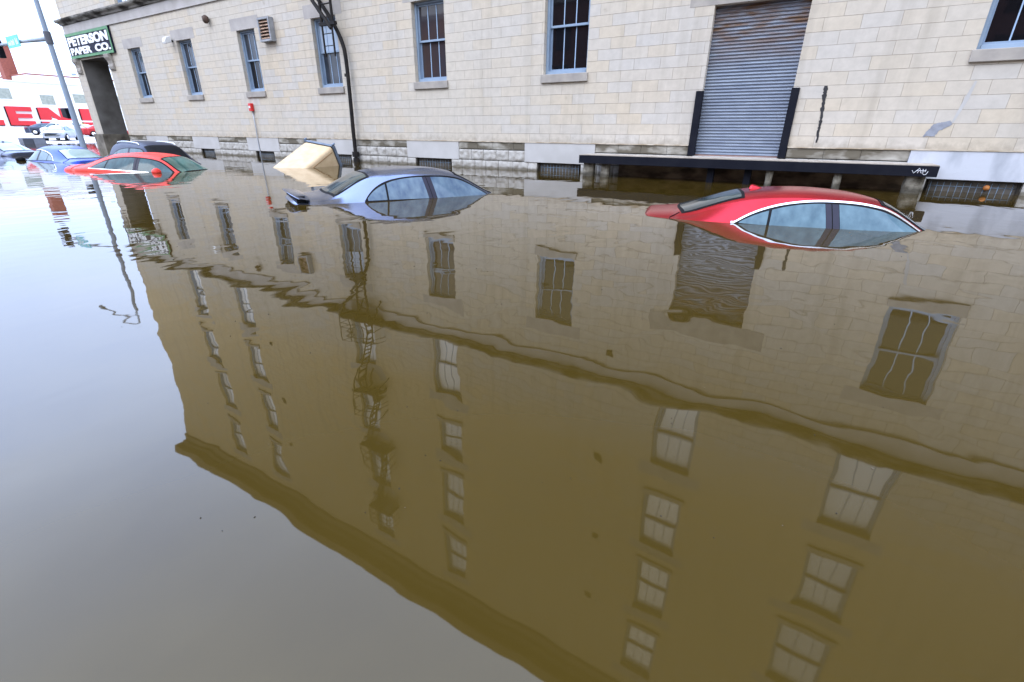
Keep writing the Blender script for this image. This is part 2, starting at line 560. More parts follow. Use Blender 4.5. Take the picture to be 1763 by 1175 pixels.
openings = [(a, b, GZ0, GZ1) for a, b in W_GROUND]
openings += [(a, b, c, d) for a, b in UP_COLS for c, d in UP_ROWS]
openings += [DOOR, PORCH]


def wall_sheet(x0, x1, z0, z1, ops, y):
    """front sheet with the openings cut out"""
    m = MB()
    X = sorted({x0, x1} | {v for o in ops for v in o[:2] if x0 < v < x1})
    Z = sorted({z0, z1} | {v for o in ops for v in o[2:] if z0 < v < z1})
    for i in range(len(X) - 1):
        for j in range(len(Z) - 1):
            cx, cz = (X[i] + X[i + 1]) / 2, (Z[j] + Z[j + 1]) / 2
            if any(o[0] < cx < o[1] and o[2] < cz < o[3] for o in ops):
                continue
            m.quad((X[i], y, Z[j]), (X[i + 1], y, Z[j]), (X[i + 1], y, Z[j + 1]), (X[i], y, Z[j + 1]))
    return m


m = wall_sheet(XL, XR, .876, ZT, openings, 0)
for (a, b, c, d) in openings:                   # reveals
    if (a, b, c, d) == PORCH: continue
    dp = .55 if (a, b, c, d) == DOOR else .42
    c2 = max(c, .876)
    m.quad((a, 0, c2), (a, dp, c2), (a, dp, d), (a, 0, d))
    m.quad((b, 0, c2), (b, 0, d), (b, dp, d), (b, dp, c2))
    m.quad((a, 0, d), (a, dp, d), (b, dp, d), (b, 0, d))
    if (a, b, c, d) != DOOR:
        m.quad((a, 0, c2), (b, 0, c2), (b, dp, c2), (a, dp, c2))
# west end: corner porch is open below 5.1 between y=1.4 and y=4.2
m.quad((XL, 0, 5.1), (XL, 0, ZT), (XL, YB, ZT), (XL, YB, 5.1))
m.quad((XL, 4.2, Z0), (XL, 4.2, 5.1), (XL, YB, 5.1), (XL, YB, Z0))
m.quad((XL, 4.2, Z0), (-37.2, 4.2, Z0), (-37.2, 4.2, 5.1), (XL, 4.2, 5.1))
m.quad((-37.2, 0, Z0), (-37.2, 4.2, Z0), (-37.2, 4.2, 5.1), (-37.2, 0, 5.1))
m.quad((XL, 0, 5.1), (XL, 4.2, 5.1), (-37.2, 4.2, 5.1), (-37.2, 0, 5.1))
# back, east end, roof
m.quad((XL, YB, Z0), (XL, YB, ZT), (XR, YB, ZT), (XR, YB, Z0))
m.quad((XR, 0, Z0), (XR, YB, Z0), (XR, YB, ZT), (XR, 0, ZT))
m.quad((XL, 0, ZT - .05), (XR, 0, ZT - .05), (XR, YB, ZT - .05), (XL, YB, ZT - .05))
m.build('wall', STONE, bld, recalc=False)
# porch pier
p = MB()
p.box(XL - .004, -40.78, -.004, 1.4, .876, 5.098)
p.build('porch_pier', STONE, bld)
PIERDK = mat("dark_porch_stone", (.17, .165, .165), (.10, .095, .09), rough=.9, scale=1.1, bump=.004, spec=.15)  # darker grey stone for the pier's inner face
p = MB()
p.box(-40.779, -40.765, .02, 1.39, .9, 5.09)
p.build('pier_inner_face', PIERDK, bld)
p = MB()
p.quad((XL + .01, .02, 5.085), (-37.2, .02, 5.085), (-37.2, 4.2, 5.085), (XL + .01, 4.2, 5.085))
p.build('porch_ceiling_dark_sheet', mat("porch_ceiling_dark", (.06, .05, .045), (.03, .027, .025), rough=.9, scale=2), bld)  # near-black sheet just under the wall's own porch ceiling
p = MB()
p.box(XL - .12, -40.66, -.12, 1.5, Z0, .90)
p.build('pier_plinth', mat("sooty_plinth", (.20, .18, .15), (.07, .06, .05), rough=.9, scale=2, bump=.01), bld, bevel=.02)

# belt course, frieze, cornice
m = MB()
prof = [(0, 6.98), (-.10, 7.0), (-.14, 7.08), (-.26, 7.14), (-.30, 7.2), (-.30, 7.27), (-.05, 7.34), (0, 7.34)]
for k in range(len(prof) - 1):
    (ya, za), (yb, zb) = prof[k], prof[k + 1]
    m.quad((XL + ya, ya, za), (XR, ya, za), (XR, yb, zb), (XL + yb, yb, zb))
    m.quad((XL + ya, ya, za), (XL + yb, yb, zb), (XL + yb, YB, zb), (XL + ya, YB, za))
m.build('belt_course', BELTM, bld)
m = MB()
m.box(XL - .03, XR, -.03, .0, 6.58, 6.98)
m.box(XL - .06, XR, -.06, -.03, 6.53, 6.58)
m.build('frieze', FRIEZE, bld)
m = MB()
prof = [(0, 22.6), (-.12, 22.7), (-.14, 23.2), (-.30, 23.3), (-.38, 23.6), (-.85, 23.75), (-.92, 24.1), (-.98, 24.4), (-.7, 24.45), (0, 24.45)]
for k in range(len(prof) - 1):
    (ya, za), (yb, zb) = prof[k], prof[k + 1]
    m.quad((XL + ya, ya, za), (XR, ya, za), (XR, yb, zb), (XL + yb, yb, zb))
    m.quad((XL + ya, ya, za), (XL + yb, yb, zb), (XL + yb, YB, zb), (XL + ya, YB, za))
m.build('cornice', CORN, bld)

# foundation: sooty coping course, rock-faced blocks, smooth lintels over barred basement windows
LIN = [(c - 1.28, c + 1.25, PAINTC if c > 0 else SMOOTH) for c in ((a + b) / 2 for a, b in BAS)]
m = MB()
m.quad((-37.2, .10, Z0), (XR, .10, Z0), (XR, .10, .45), (-37.2, .10, .45))
m.quad((-37.2, .10, .45), (DOOR[0], .10, .45), (DOOR[0], .10, .87), (-37.2, .10, .87))
m.quad((DOOR[1], .10, .45), (XR, .10, .45), (XR, .10, .87), (DOOR[1], .10, .87))
m.build('foundation_backing', mat("joint_mortar", (.10, .09, .08), (.05, .045, .04), rough=.95, scale=4), bld)
DOCK = (-6.25, 2.07)


def free_spans(z0, z1):
    blocked = [(a, b) for a, b, _ in LIN] if z1 > .27 else [(a - .06, b + .06) for a, b in BAS]
    blocked = sorted(blocked + ([(DOOR[0] - .16, DOOR[1] + .16)] if z1 > .5 else []))
    x = -37.2
    out = []
    for a, b in blocked:
        if a > x: out.append((x, a))
        x = max(x, b)
    out.append((x, XR))
    return out


rr = random.Random(3)


def rock_block(mb, a, b, z0, z1, depth, rough):
    nx, nz = max(6, int((b - a) / .035)), 9
    ph = rr.random() * 50
    j = .004

    def fn(u, v):
        x = a + j + (b - a - 2 * j) * u
        z = z0 + j + (z1 - z0 - 2 * j) * v
        e = min(1, .35 + 9 * min(u, 1 - u) * (b - a) / .5, .35 + 6 * min(v, 1 - v))
        n = noise.fractal(Vector((x * 7 + ph, z * 7, ph)), .9, 2.2, 4)
        return (x, -depth * e - rough * e * (n + .2), z)
    mb.grid(fn, nx, nz)
    # returns into the joint
    mb.quad((a + j, 0, z0 + j), (b - j, 0, z0 + j), (b - j, .1, z0 + j), (a + j, .1, z0 + j))
    mb.quad((a + j, 0, z1 - j), (b - j, 0, z1 - j), (b - j, .1, z1 - j), (a + j, .1, z1 - j))
    mb.quad((a + j, 0, z0 + j), (a + j, 0, z1 - j), (a + j, .1, z1 - j), (a + j, .1, z0 + j))
    mb.quad((b - j, 0, z0 + j), (b - j, 0, z1 - j), (b - j, .1, z1 - j), (b - j, .1, z0 + j))


for (z0, z1, kind) in ((.63, .868, 'l'), (.272, .615, 'r'), (-.26, .262, 'r')):
    for a, b in free_spans(z0, z1):
        if a > 14: continue
        b = min(b, 14)
        mb = MB()
        x = a
        while x < b - .02:
            wd = (.74 if kind == 'l' else .55) * (.85 + .3 * rr.random())
            e = x + wd
            if b - e < .3: e = b
            if kind == 'l':
                rock_block(mb, x, e, z0, z1, .012, .004)
            else:
                rock_block(mb, x, e, z0, z1, .03, .028)
            x = e
        mb.build('coping_course' if kind == 'l' else 'rock_faced_course', LEDGE if kind == 'l' else ROCK, bld, smooth=True)
for a, b, mt in LIN:
    m = MB()
    m.box(a, b, -.035, .1, .265, .868)
    m.build('basement_lintel', mt, bld, bevel=.008)
# thin projecting water table
m = MB()
for a, b in ((-37.2, DOOR[0] - .16), (DOOR[1] + .16, XR)):
    m.box(a, b, -.05, .02, .869, .895)
m.build('water_table', mat("ledge_edge", (.50, .44, .36), (.30, .24, .17), rough=.9, scale=3, lo=.4, hi=.6), bld)
# barred basement openings
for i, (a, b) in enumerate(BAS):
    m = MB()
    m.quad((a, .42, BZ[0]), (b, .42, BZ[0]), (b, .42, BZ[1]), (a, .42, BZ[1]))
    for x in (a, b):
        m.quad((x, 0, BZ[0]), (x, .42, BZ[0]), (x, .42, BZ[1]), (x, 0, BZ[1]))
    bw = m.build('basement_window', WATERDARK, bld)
    g = MB()
    n = 12
    for k in range(n + 1):
        x = a + .06 + (b - a - .12) * k / n
        g.tube([(x, .10, BZ[0]), (x, .10, BZ[1] - .05)], .008, 6)
    g.tube([(a, .10, .12), (b, .10, .12)], .009, 6)
    g.build('window_grille', mat('rusty_blue_bars', (.16, .23, .32), (.09, .12, .16), rough=.6, scale=6), bw, smooth=True)
    if i == 5:
        q = MB()
        q.grid(lambda u, v: (3.16 + .06 * math.sin(math.pi * v) * math.cos(2 * math.pi * u), .045 + .05 * math.sin(math.pi * v) * math.sin(2 * math.pi * u),
                             .12 + .06 * math.cos(math.pi * v)), 16, 8)
        tag(q.build('lamp_cap', mat("rusty_orange", (.45, .17, .04), (.28, .09, .02), rough=.6, scale=12), bw, smooth=True), 'round rusty orange cap behind the grille')


def window(a, b, z0, z1, glass_u, glass_l, sill=True, lintel=True, split=.52):
    """double-hung sash: casing is the part's own mesh; sashes, panes, sill, lintel below it"""
    m = MB()
    cw, y0, y1 = .085, .16, .40
    m.box(a, a + cw, y0, y1, z0, z1)
    m.box(b - cw, b, y0, y1, z0, z1)
    m.box(a + cw, b - cw, y0, y1, z1 - .07, z1)
    m.box(a + cw, b - cw, y0 - .02, y1, z0, z0 + .10)
    W = m.build('window', BLUE, bld, bevel=.006)
    zi0, zi1 = z0 + .10, z1 - .07
    zm = zi0 + (zi1 - zi0) * split
    for (s0, s1, y, gm, nm) in ((zm - .03, zi1, .235, glass_u, 'u'), (zi0, zm + .03, .29, glass_l, 'l')):
        s = MB()
        xa, xb = a + cw, b - cw
        sw = .055
        s.box(xa, xa + sw, y, y + .05, s0, s1)
        s.box(xb - sw, xb, y, y + .05, s0, s1)
        s.box(xa + sw, xb - sw, y - (.012 if nm == 'u' else 0), y + .05, s0, s0 + .06)
        s.box(xa + sw, xb - sw, y, y + .05, s1 - .055, s1)
        s.build('sash', BLUE, W)
        s = MB()
        for k in (1, 2):
            x = xa + sw + (xb - xa - 2 * sw) * k / 3
            s.box(x - .013, x + .013, y + .008, y + .04, s0 + .06, s1 - .055)
        s.build('glazing_bar', BLUEL, W)
        s = MB()
        s.quad((xa + sw, y + .026, s0 + .06), (xb - sw, y + .026, s0 + .06), (xb - sw, y + .026, s1 - .055), (xa + sw, y + .026, s1 - .055))
        s.build('pane', gm, W)
    if sill:
        s = MB()
        s.box(a - .06, b + .06, -.07, .24, z0 - .235, z0 - .003)
        s.build('sill', TRIM, W, bevel=.012)
    if lintel:
        s = MB()
        s.box(a - .38, b + .38, -.004, .0, z1 + .002, z1 + .46)
        s.box(a, b, 0, .42, z1 + .002, z1 + .03)
        s.build('lintel', mat("window_lintel_stone", (.40, .375, .36), (.33, .31, .30), rough=.85, scale=2, bump=.003, spec=.2), W)
    return W


GL_W = glass_mat('pale_upper_pane', (.86, .88, .90), c2=(.74, .76, .80), scale=.35, rough=.05)  # upper-floor panes get a pale base colour
GL_S = glass_mat('painted_sky_reflection', (.32, .40, .52), c2=(.25, .32, .43), scale=.4, rough=.05)  # pale sky reflection painted into the base colour
gl = [(GL_G, GL_D), (GL_G, GL_D), (GL_G, GL_D), (GL_S, GL_G), (GL_B, GL_B), (GL_D, GL_D), (GL_D, GL_D)]
for (a, b), (gu, gd) in zip(W_GROUND, gl):
    window(a, b, GZ0, GZ1, gu, gd)
for a, b in UP_COLS:
    for r, (c, d) in enumerate(UP_ROWS):
        window(a, b, c, d, GL_W, GL_W, sill=r > 0, lintel=True)

# roller door with corrugated slats
m = MB()
nz = int((DOOR[3] - DOOR[2]) / .078) * 6


def slat(u, v):
    z = DOOR[2] + .08 + (DOOR[3] - DOOR[2] - .08) * v
    ph = (z / .078) % 1
    return (DOOR[0] + (DOOR[1] - DOOR[0]) * u, .20 + .017 * math.cos(2 * math.pi * ph) , z)


m.grid(slat, 1, nz)
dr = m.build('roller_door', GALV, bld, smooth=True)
t = GALV.node_tree                     # rust streaks plus painted-in lintel shade near the top of the slats
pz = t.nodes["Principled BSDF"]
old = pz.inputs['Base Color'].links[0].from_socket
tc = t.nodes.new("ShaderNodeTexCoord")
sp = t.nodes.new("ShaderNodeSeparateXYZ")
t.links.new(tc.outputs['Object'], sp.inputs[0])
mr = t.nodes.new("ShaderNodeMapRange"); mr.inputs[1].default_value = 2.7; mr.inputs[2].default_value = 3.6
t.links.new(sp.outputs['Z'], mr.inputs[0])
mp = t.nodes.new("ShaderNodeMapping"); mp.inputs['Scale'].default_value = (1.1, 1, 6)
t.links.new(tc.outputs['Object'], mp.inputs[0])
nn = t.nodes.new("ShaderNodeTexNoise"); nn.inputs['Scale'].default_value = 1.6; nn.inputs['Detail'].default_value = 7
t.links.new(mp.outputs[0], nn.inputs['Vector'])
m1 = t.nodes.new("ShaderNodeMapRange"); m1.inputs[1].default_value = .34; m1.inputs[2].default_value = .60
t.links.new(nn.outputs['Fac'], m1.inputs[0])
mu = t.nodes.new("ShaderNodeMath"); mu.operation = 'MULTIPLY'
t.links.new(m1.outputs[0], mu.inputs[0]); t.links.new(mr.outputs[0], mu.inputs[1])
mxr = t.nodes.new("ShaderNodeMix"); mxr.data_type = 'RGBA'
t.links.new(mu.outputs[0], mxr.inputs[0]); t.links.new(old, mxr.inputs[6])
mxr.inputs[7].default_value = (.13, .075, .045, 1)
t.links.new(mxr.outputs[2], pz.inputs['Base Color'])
m = MB()
m.box(DOOR[0], DOOR[1], .17, .25, DOOR[2] + .063, DOOR[2] + .095)
m.build('bottom_rail', mat("rusty_bar", (.30, .18, .15), (.2, .12, .10), rough=.7, scale=6), dr)
for x0, x1 in ((DOOR[0] - .15, DOOR[0] + .03), (DOOR[1] - .03, DOOR[1] + .15)):
    m = MB()
    m.box(x0, x1, -.06, .10, DOOR[2] + .065, 2.24)
    m.build('door_guard', BLACK, dr, bevel=.006)
m = MB()
m.box(DOOR[0] - .62, DOOR[1] + .62, -.006, .0, 4.172, 4.68)
m.build('door_lintel', TRIM, bld)
m = MB()
m.box(DOOR[0], DOOR[1], -.05, .5, DOOR[2] - .1, DOOR[2] + .062)
m.build('threshold', SMOOTH, bld)

# scroll brackets carrying the sign
for x in (-41.25, -36.75):
    m = MB()
    pf = [(-.03, 4.35), (-.10, 4.42), (-.12, 4.55), (-.08, 4.7), (-.12, 4.85), (-.22, 5.0), (-.24, 5.18), (0, 5.18), (0, 4.3)]
    m.prism(pf, x - .28, x + .28, 'x')
    m.build('scroll_bracket', TRIM, bld, bevel=.02)
# wall marks: tar-filled crack, cement patch
m = MB()
rw = random.Random(21)
z, x = 2.26, -.40
segs = []
while z > .98:
    f = (z - .98) / 1.28
    segs.append((x, z, (.012 + .038 * f ** .6) * (.55 + .7 * rw.random())))
    z -= .028 + .02 * rw.random()
    x += .016 * (rw.random() - .42)
for k in range(len(segs) - 1):
    (xa, za, wa), (xb, zb, wb_) = segs[k], segs[k + 1]
    m.quad((xa - wa, -.007, za), (xa + wa * .9, -.007, za), (xb + wb_ * .9, -.007, zb), (xb - wb_, -.007, zb))
m.build('tar_streak', TARM, bld)
m = MB()
pl = [(1.74, 1.16), (1.95, 1.17), (2.0, 1.28), (2.12, 1.36), (2.2, 1.42), (2.12, 1.5), (2.0, 1.45), (1.86, 1.42), (1.8, 1.3)]
rag = []
for k in range(len(pl)):
    (xa, za), (xb, zb) = pl[k], pl[(k + 1) % len(pl)]
    for q in range(6):
        f = q / 6
        rag.append((xa + (xb - xa) * f + .022 * (rw.random() - .5), za + (zb - za) * f + .022 * (rw.random() - .5)))
m.add([(x, -.008, z) for x, z in rag], [tuple(range(len(rag)))])
m.build('cement_patch', PATCH, bld)
m = MB()      # smear of pale filler running up to the patch
pl = [(2.16, 1.44), (2.2, 1.44), (2.32, 1.9), (2.36, 2.25), (2.32, 2.26), (2.24, 1.9)]
m.add([(x, -.006, z) for x, z in pl], [tuple(range(len(pl)))])
m.build('filler_smear', SMOOTH, bld)
# tie plates between the floors
for x in (-5.1, -26.4):
    for z in (6.05, 10.7, 14.7, 18.3):
        if x < -20 and z < 7: continue
        m = MB()
        m.box(x - .13, x + .13, -.05, 0, z - .13, z + .13)
        m.build('tie_plate', IRON, bld, bevel=.03)

# ------------------------------------------------------------------ things fixed to the warehouse
fix = None
sg = thing('wall_sign', 'long dark blue sign board reading Peterson Paper Co. over the corner porch', 'sign', (-38.7, -.2, 5.2))
m = MB()
m.box(-41.68, -35.82, -.115, -.005, 5.2, 6.5)
m.build('board', mat("navy_sign_paint", (.012, .014, .032), (.02, .022, .042), spec=.15, rough=.7, scale=4), sg, bevel=.01)
m = MB()
GREENS = mat("green_sign_border", (.085, .25, .10), (.06, .19, .085), rough=.55, scale=3)
m.box(-41.68, -35.82, -.135, -.116, 6.36, 6.5)
m.box(-41.68, -35.82, -.135, -.116, 5.2, 5.33)
m.box(-35.94, -35.82, -.135, -.116, 5.33, 6.36)
m.build('border', GREENS, sg)
LETW = mat("white_lettering", (.80, .82, .86), (.72, .74, .80), rough=.6, scale=6)


def text_mesh(txt, x0, x1, z0, z1, y, parent, mt, name='lettering', bold=.028, ext=.012, plane='y', spacing=1.0):
    cu = bpy.data.curves.new(name, 'FONT')
    cu.body = txt
    cu.size = 1
    cu.offset = bold
    cu.extrude = ext
    cu.space_character = spacing
    to = bpy.data.objects.new(name, cu)
    col.objects.link(to)
    dg = bpy.context.evaluated_depsgraph_get()
    me = bpy.data.meshes.new_from_object(to.evaluated_get(dg))
    bpy.data.objects.remove(to)
    xs = [v.co.x for v in me.vertices]
    ys = [v.co.y for v in me.vertices]
    ax, bx, ay, by = min(xs), max(xs), min(ys), max(ys)
    for v in me.vertices:
        u = (v.co.x - ax) / (bx - ax)
        q = (v.co.y - ay) / (by - ay)
        if plane == 'y':
            v.co = (x0 + (x1 - x0) * u, y - v.co.z, z0 + (z1 - z0) * q)
        else:            # plane facing +x, reading along +y
            v.co = (y + v.co.z, x0 + (x1 - x0) * u, z0 + (z1 - z0) * q)
    me.name = name
    me.materials.clear()
    me.materials.append(mt)
    o = bpy.data.objects.new(name, me)
    col.objects.link(o)
    put(o, parent)
    return o


text_mesh('PETERSON', -41.45, -36.05, 5.83, 6.32, -.128, sg, LETW, bold=.05)
text_mesh('PAPER', -41.42, -38.5, 5.37, 5.75, -.128, sg, LETW, bold=.05)
text_mesh('CO.', -38.0, -36.02, 5.37, 5.75, -.128, sg, LETW, bold=.05)

# fire alarm pull box with its conduit
al = thing('alarm_box', 'small red fire alarm box on a grey conduit running down the stone wall', 'alarm box', (-23.75, -.05, 0))
m = MB()
m.box(-23.86, -23.64, -.15, -.006, 2.02, 2.36)
m.build('housing', mat("alarm_red", (.62, .02, .02), (.5, .015, .015), rough=.4, scale=6), al, bevel=.02)
m = MB()
m.box(-23.81, -23.69, -.165, -.151, 2.15, 2.24)
m.build('faceplate', mat("alarm_white", (.7, .7, .7), rough=.5), al)
m = MB()
m.tube([(-23.74, -.05, 2.02), (-23.72, -.05, 1.2), (-23.74, -.055, .9), (-23.72, -.06, .2), (-23.72, -.06, -.5)], .022, 8)
m.build('conduit', mat("galvanised_pipe", (.36, .39, .44), (.28, .30, .34), rough=.45, metal=.3, scale=3), al, smooth=True)

vt = thing('louvre_vent', 'square metal louvre vent with rusty slats high on the stone wall', 'vent', (-21.5, -.1, 4.7))
m = MB()
x0, x1, z0, z1 = -21.92, -21.12, 4.68, 5.56
for q in ((x0, x0 + .08, z0, z1), (x1 - .08, x1, z0, z1), (x0 + .08, x1 - .08, z0, z0 + .08), (x0 + .08, x1 - .08, z1 - .08, z1)):
    m.box(q[0], q[1], -.24, -.005, q[2], q[3])
m.build('frame', mat("vent_grey", (.30, .31, .34), (.20, .21, .23), rough=.6, scale=3), vt, bevel=.008)
m = MB()
for k in range(6):
    z = z0 + .1 + k * .118
    m.add([(x0 + .08, -.22, z), (x1 - .08, -.22, z), (x1 - .08, -.10, z + .1), (x0 + .08, -.10, z + .1),
           (x0 + .08, -.22, z + .015), (x1 - .08, -.22, z + .015), (x1 - .08, -.10, z + .115), (x0 + .08, -.10, z + .115)],
          [(0, 1, 2, 3), (7, 6, 5, 4), (0, 4, 5, 1), (2, 6, 7, 3)])
m.build('slat', mat("rusty_slat", (.40, .27, .19), (.20, .12, .08), rough=.7, scale=5), vt)
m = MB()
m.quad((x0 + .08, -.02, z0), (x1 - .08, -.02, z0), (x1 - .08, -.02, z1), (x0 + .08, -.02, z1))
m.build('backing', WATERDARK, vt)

lt = thing('wall_floodlight', 'small white floodlight on the stone wall left of a window', 'lamp', (-29.5, -.1, 5.2))
m = MB()
m.tube([(-29.5, -.005, 5.3), (-29.5, -.10, 5.3)], .05, 8)
m.build('bracket', IRON, lt)
m = MB()
m.prism([(-.1, 5.24), (-.42, 5.12), (-.46, 5.24), (-.36, 5.44), (-.12, 5.5)], -29.64, -29.38, 'x')
m.build('housing', mat("white_plastic", (.75, .76, .78), rough=.4), lt, bevel=.03)

l2 = thing('wall_lantern', 'small brown rusted fixture high on the stone wall', 'lamp', (-25.9, -.1, 5.75))
m = MB()
m.tube([(-25.88, -.16, 5.72), (-25.88, -.16, 5.80), (-25.88, -.16, 5.98), (-25.88, -.16, 6.05)], [.06, .13, .14, .05], 10)
m.build('shade', mat("brown_rust", (.09, .05, .035), (.05, .03, .025), rough=.7, scale=8), l2, smooth=True)
m = MB()
m.tube([(-25.88, -.005, 5.92), (-25.88, -.12, 5.92)], .03, 6)
m.build('bracket', IRON, l2)

# drain pipe
dp = thing('drain_pipe', 'bent black iron drain pipe running down the wall into the water', 'pipe', (-16.8, -.2, 0))
pts = [(-19.2, -.32, 7.05), (-18.5, -.26, 6.5), (-17.9, -.2, 5.79), (-17.26, -.2, 5.02), (-16.85, -.2, 4.32), (-16.74, -.2, 3.7), (-16.76, -.2, 2.2), (-16.8, -.2, .9), (-16.82, -.2, -1.0)]


def smooth_path(pts, n=5):
    out = []
    P = [Vector(p) for p in pts]
    for i in range(len(P) - 1):
        p0, p1, p2, p3 = P[max(i - 1, 0)], P[i], P[i + 1], P[min(i + 2, len(P) - 1)]
        for k in range(n):
            t = k / n
            out.append(.5 * ((2 * p1) + (p2 - p0) * t + (2 * p0 - 5 * p1 + 4 * p2 - p3) * t * t + (3 * p1 - p0 - 3 * p2 + p3) * t ** 3))
    out.append(P[-1])
    return out


m = MB()
m.tube(smooth_path(pts), .075, 10)
m.build('pipe', IRON, dp, smooth=True)
m = MB()
for z, r, h in ((3.2, .09, .05), (.30, .14, .10), (.06, .12, .1)):
    m.tube([(-16.8, -.2, z - h), (-16.8, -.2, z + h)], r, 10)
m.build('collar', IRON, dp)

# fire escape
fe = thing('fire_escape', 'black iron fire escape of ladders and railed platforms up the front wall', 'fire escape', (-18, -.5, 3))
PLAT = [7.05, 11.15, 15.0, 18.9]
for k, z in enumerate(PLAT):
    m = MB()
    x0, x1, yo = (-18.55, -16.45, -.85) if k == 0 else (-18.3, -16.7, -.8)
    for j in range(13):
        y = -.06 + (yo + .06) * j / 12
        m.box(x0, x1, y - .014, y + .014, z - .02, z + .02)
    for x in (x0, (x0 + x1) / 2, x1):
        m.box(x - .04, x + .04, yo, -.01, z - .12, z - .021)
        m.tube([(x, yo + .1, z - .1), (x, -.02, z - .85)], .03, 6)
    pl = m.build('platform', IRON, fe)
    m = MB()
    for x in (x0, x0 + .7, x0 + 1.4, x1):
        m.tube([(x, yo, z), (x, yo, z + 1.05)], .022, 6)
    for zz in (.35, .7, 1.05):
        m.tube([(x0, -.02, z + zz), (x0, yo, z + zz), (x1, yo, z + zz), (x1, -.02, z + zz)], .02, 6)
    m.build('railing', IRON, pl)
    if k < 3:
        z2 = PLAT[k + 1]
        m = MB()
        for yy in (-.25, -.65):
            m.tube([(-17.0, yy, z), (-17.9, yy, z2)], .035, 6)
        for j in range(1, 14):
            f = j / 14
            x = -17.0 - .9 * f
            m.box(x - .06, x + .06, -.65, -.25, z + (z2 - z) * f - .015, z + (z2 - z) * f + .015)
        m.build('stair', IRON, fe)
m = MB()      # slung drop ladder
for x in (-17.56, -16.95):
    m.tube([(x, -.45, 7.05), (x, -.45, 4.98)], .055, 6)
for z in (5.55, 6.0, 6.45):
    m.tube([(-17.56, -.45, z), (-16.95, -.45, z)], .024, 6)
m.tube([(-17.95, -.47, 5.75), (-17.05, -.47, 4.75)], .07, 6)
m.box(-17.65, -16.8, -.52, -.38, 4.86, 4.97)
m.build('ladder', IRON, fe)
m = MB()
for x in (-17.57, -17.02):
    m.tube([(x, -.45, 4.9), (x, -.45, 3.84)], .038, 6)
for z in (4.2, 4.6):
    m.tube([(-17.57, -.45, z), (-17.02, -.45, z)], .016, 6)
m.build('drop_ladder', IRON, fe)

# loading dock
dk = thing('loading_dock', 'low loading dock with a long black steel edge beam in front of the roller door', 'loading dock', (-2, -.6, 0))
m = MB()
m.box(DOCK[0], DOCK[1], -1.1, -.94, .365, .585)
m.box(DOCK[0], DOCK[1], -.94, -.85, .365, .40)
m.build('edge_beam', BLACK, dk, bevel=.006)
m = MB()
m.box(DOCK[0], DOCK[1], -.938, -.055, .46, .60)
m.box(DOCK[0] + .01, DOCK[1] - .01, -1.08, -.938, .586, .606)
m.build('deck', mat("worn_dock_concrete", (.42, .37, .32), (.28, .24, .20), rough=.9, scale=3), dk)
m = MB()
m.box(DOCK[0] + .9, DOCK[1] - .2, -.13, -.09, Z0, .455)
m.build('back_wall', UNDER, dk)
for (x, wdt, y, mt, nm) in ((-6.0, .32, -.86, POST, 'stone_post'), (-5.5, .26, -.82, POST, 'stone_post'), (-2.55, .16, -.8, BLACK, 'steel_post'),
                        (-1.65, .16, -.8, BLACK, 'steel_post'), (-1.15, .17, -.86, POST, 'stone_post'), (.3, .17, -.86, POST, 'stone_post'),
                        (1.72, .34, -.86, POST, 'stone_post')):
    m = MB()
    if mt is POST:
        n = 10

        def fn(u, v, x=x, wdt=wdt, y=y):
            a = 2 * math.pi * u
            ca, sa = math.cos(a), math.sin(a)
            k = 1 / max(abs(ca), abs(sa)) ** .6
            nn = 1 + .22 * noise.fractal(Vector((ca * 1.3 + x * 3, sa * 1.3, v * 4)), 1, 2, 3)
            return (x + wdt * .5 * ca * k * nn, y + .14 * sa * k * nn, Z0 + (.364 - Z0) * v)
        m.grid(fn, 20, 24)
        m.build(nm, mt, dk, smooth=True)
    else:
        m.box(x - wdt / 2, x + wdt / 2, y - .07, y + .07, Z0, .364)
        m.build(nm, mt, dk)
# little white scrawl on the beam
m = MB()
for pts in ([(1.62, .46), (1.655, .395), (1.74, .52)], [(1.72, .40), (1.755, .50), (1.78, .405)], [(1.70, .455), (1.86, .462)],
            [(1.80, .50), (1.815, .41), (1.79, .405)], [(1.85, .50), (1.845, .43)], [(1.81, .395), (1.84, .365), (1.875, .375), (1.895, .45)]):
    m.tube([(x, -1.104, .475 + (z - .445) * .85) for x, z in pts], .005, 5)
m.build('scrawl', LETW, dk)

# ------------------------------------------------------------------ street pole with mast arm, signal, sign
PX, PY = -35.87, -2.93
sp = thing('street_light_pole', 'tall blue grey street light pole with a mast arm standing in the water', 'street light', (PX, PY, 0))
m = MB()
m.tube([(PX, PY, -1.6), (PX, PY, 0), (PX, PY, 5.5), (PX, PY, 9.4), (PX - .05, PY, 9.75)], [.145, .14, .115, .09, .08], 16)
m.build('pole', POLEM, sp, smooth=True)
m = MB()
m.tube(smooth_path([(PX, PY, 9.7), (PX - .35, PY, 10.25), (PX - 1.6, PY, 10.6), (PX - 3.6, PY, 10.65), (PX - 5.2, PY, 10.45)]), .06, 8)
m.build('lamp_arm', POLEM, sp, smooth=True)
m = MB()
m.tube([(PX - 5.0, PY, 10.44), (PX - 5.3, PY, 10.42), (PX - 5.9, PY, 10.36), (PX - 6.1, PY, 10.34)], [.05, .13, .15, .05], 10)
m.build('lamp_head', POLEM, sp, smooth=True)
m = MB()
m.tube([(PX - .1, PY, 5.5), (PX - 3.5, PY, 5.64), (PX - 8.4, PY, 5.72)], [.12, .10, .075], 12)
m.build('mast_arm', mat("pale_arm_paint", (.40, .47, .58), (.33, .40, .50), rough=.4, scale=2), sp, smooth=True)
m = MB()
m.tube([(PX + .02, PY, 5.25), (PX + .02, PY, 5.8)], .16, 12)
m.build('arm_collar', mat("dark_clamp", (.09, .10, .13), rough=.5), sp)
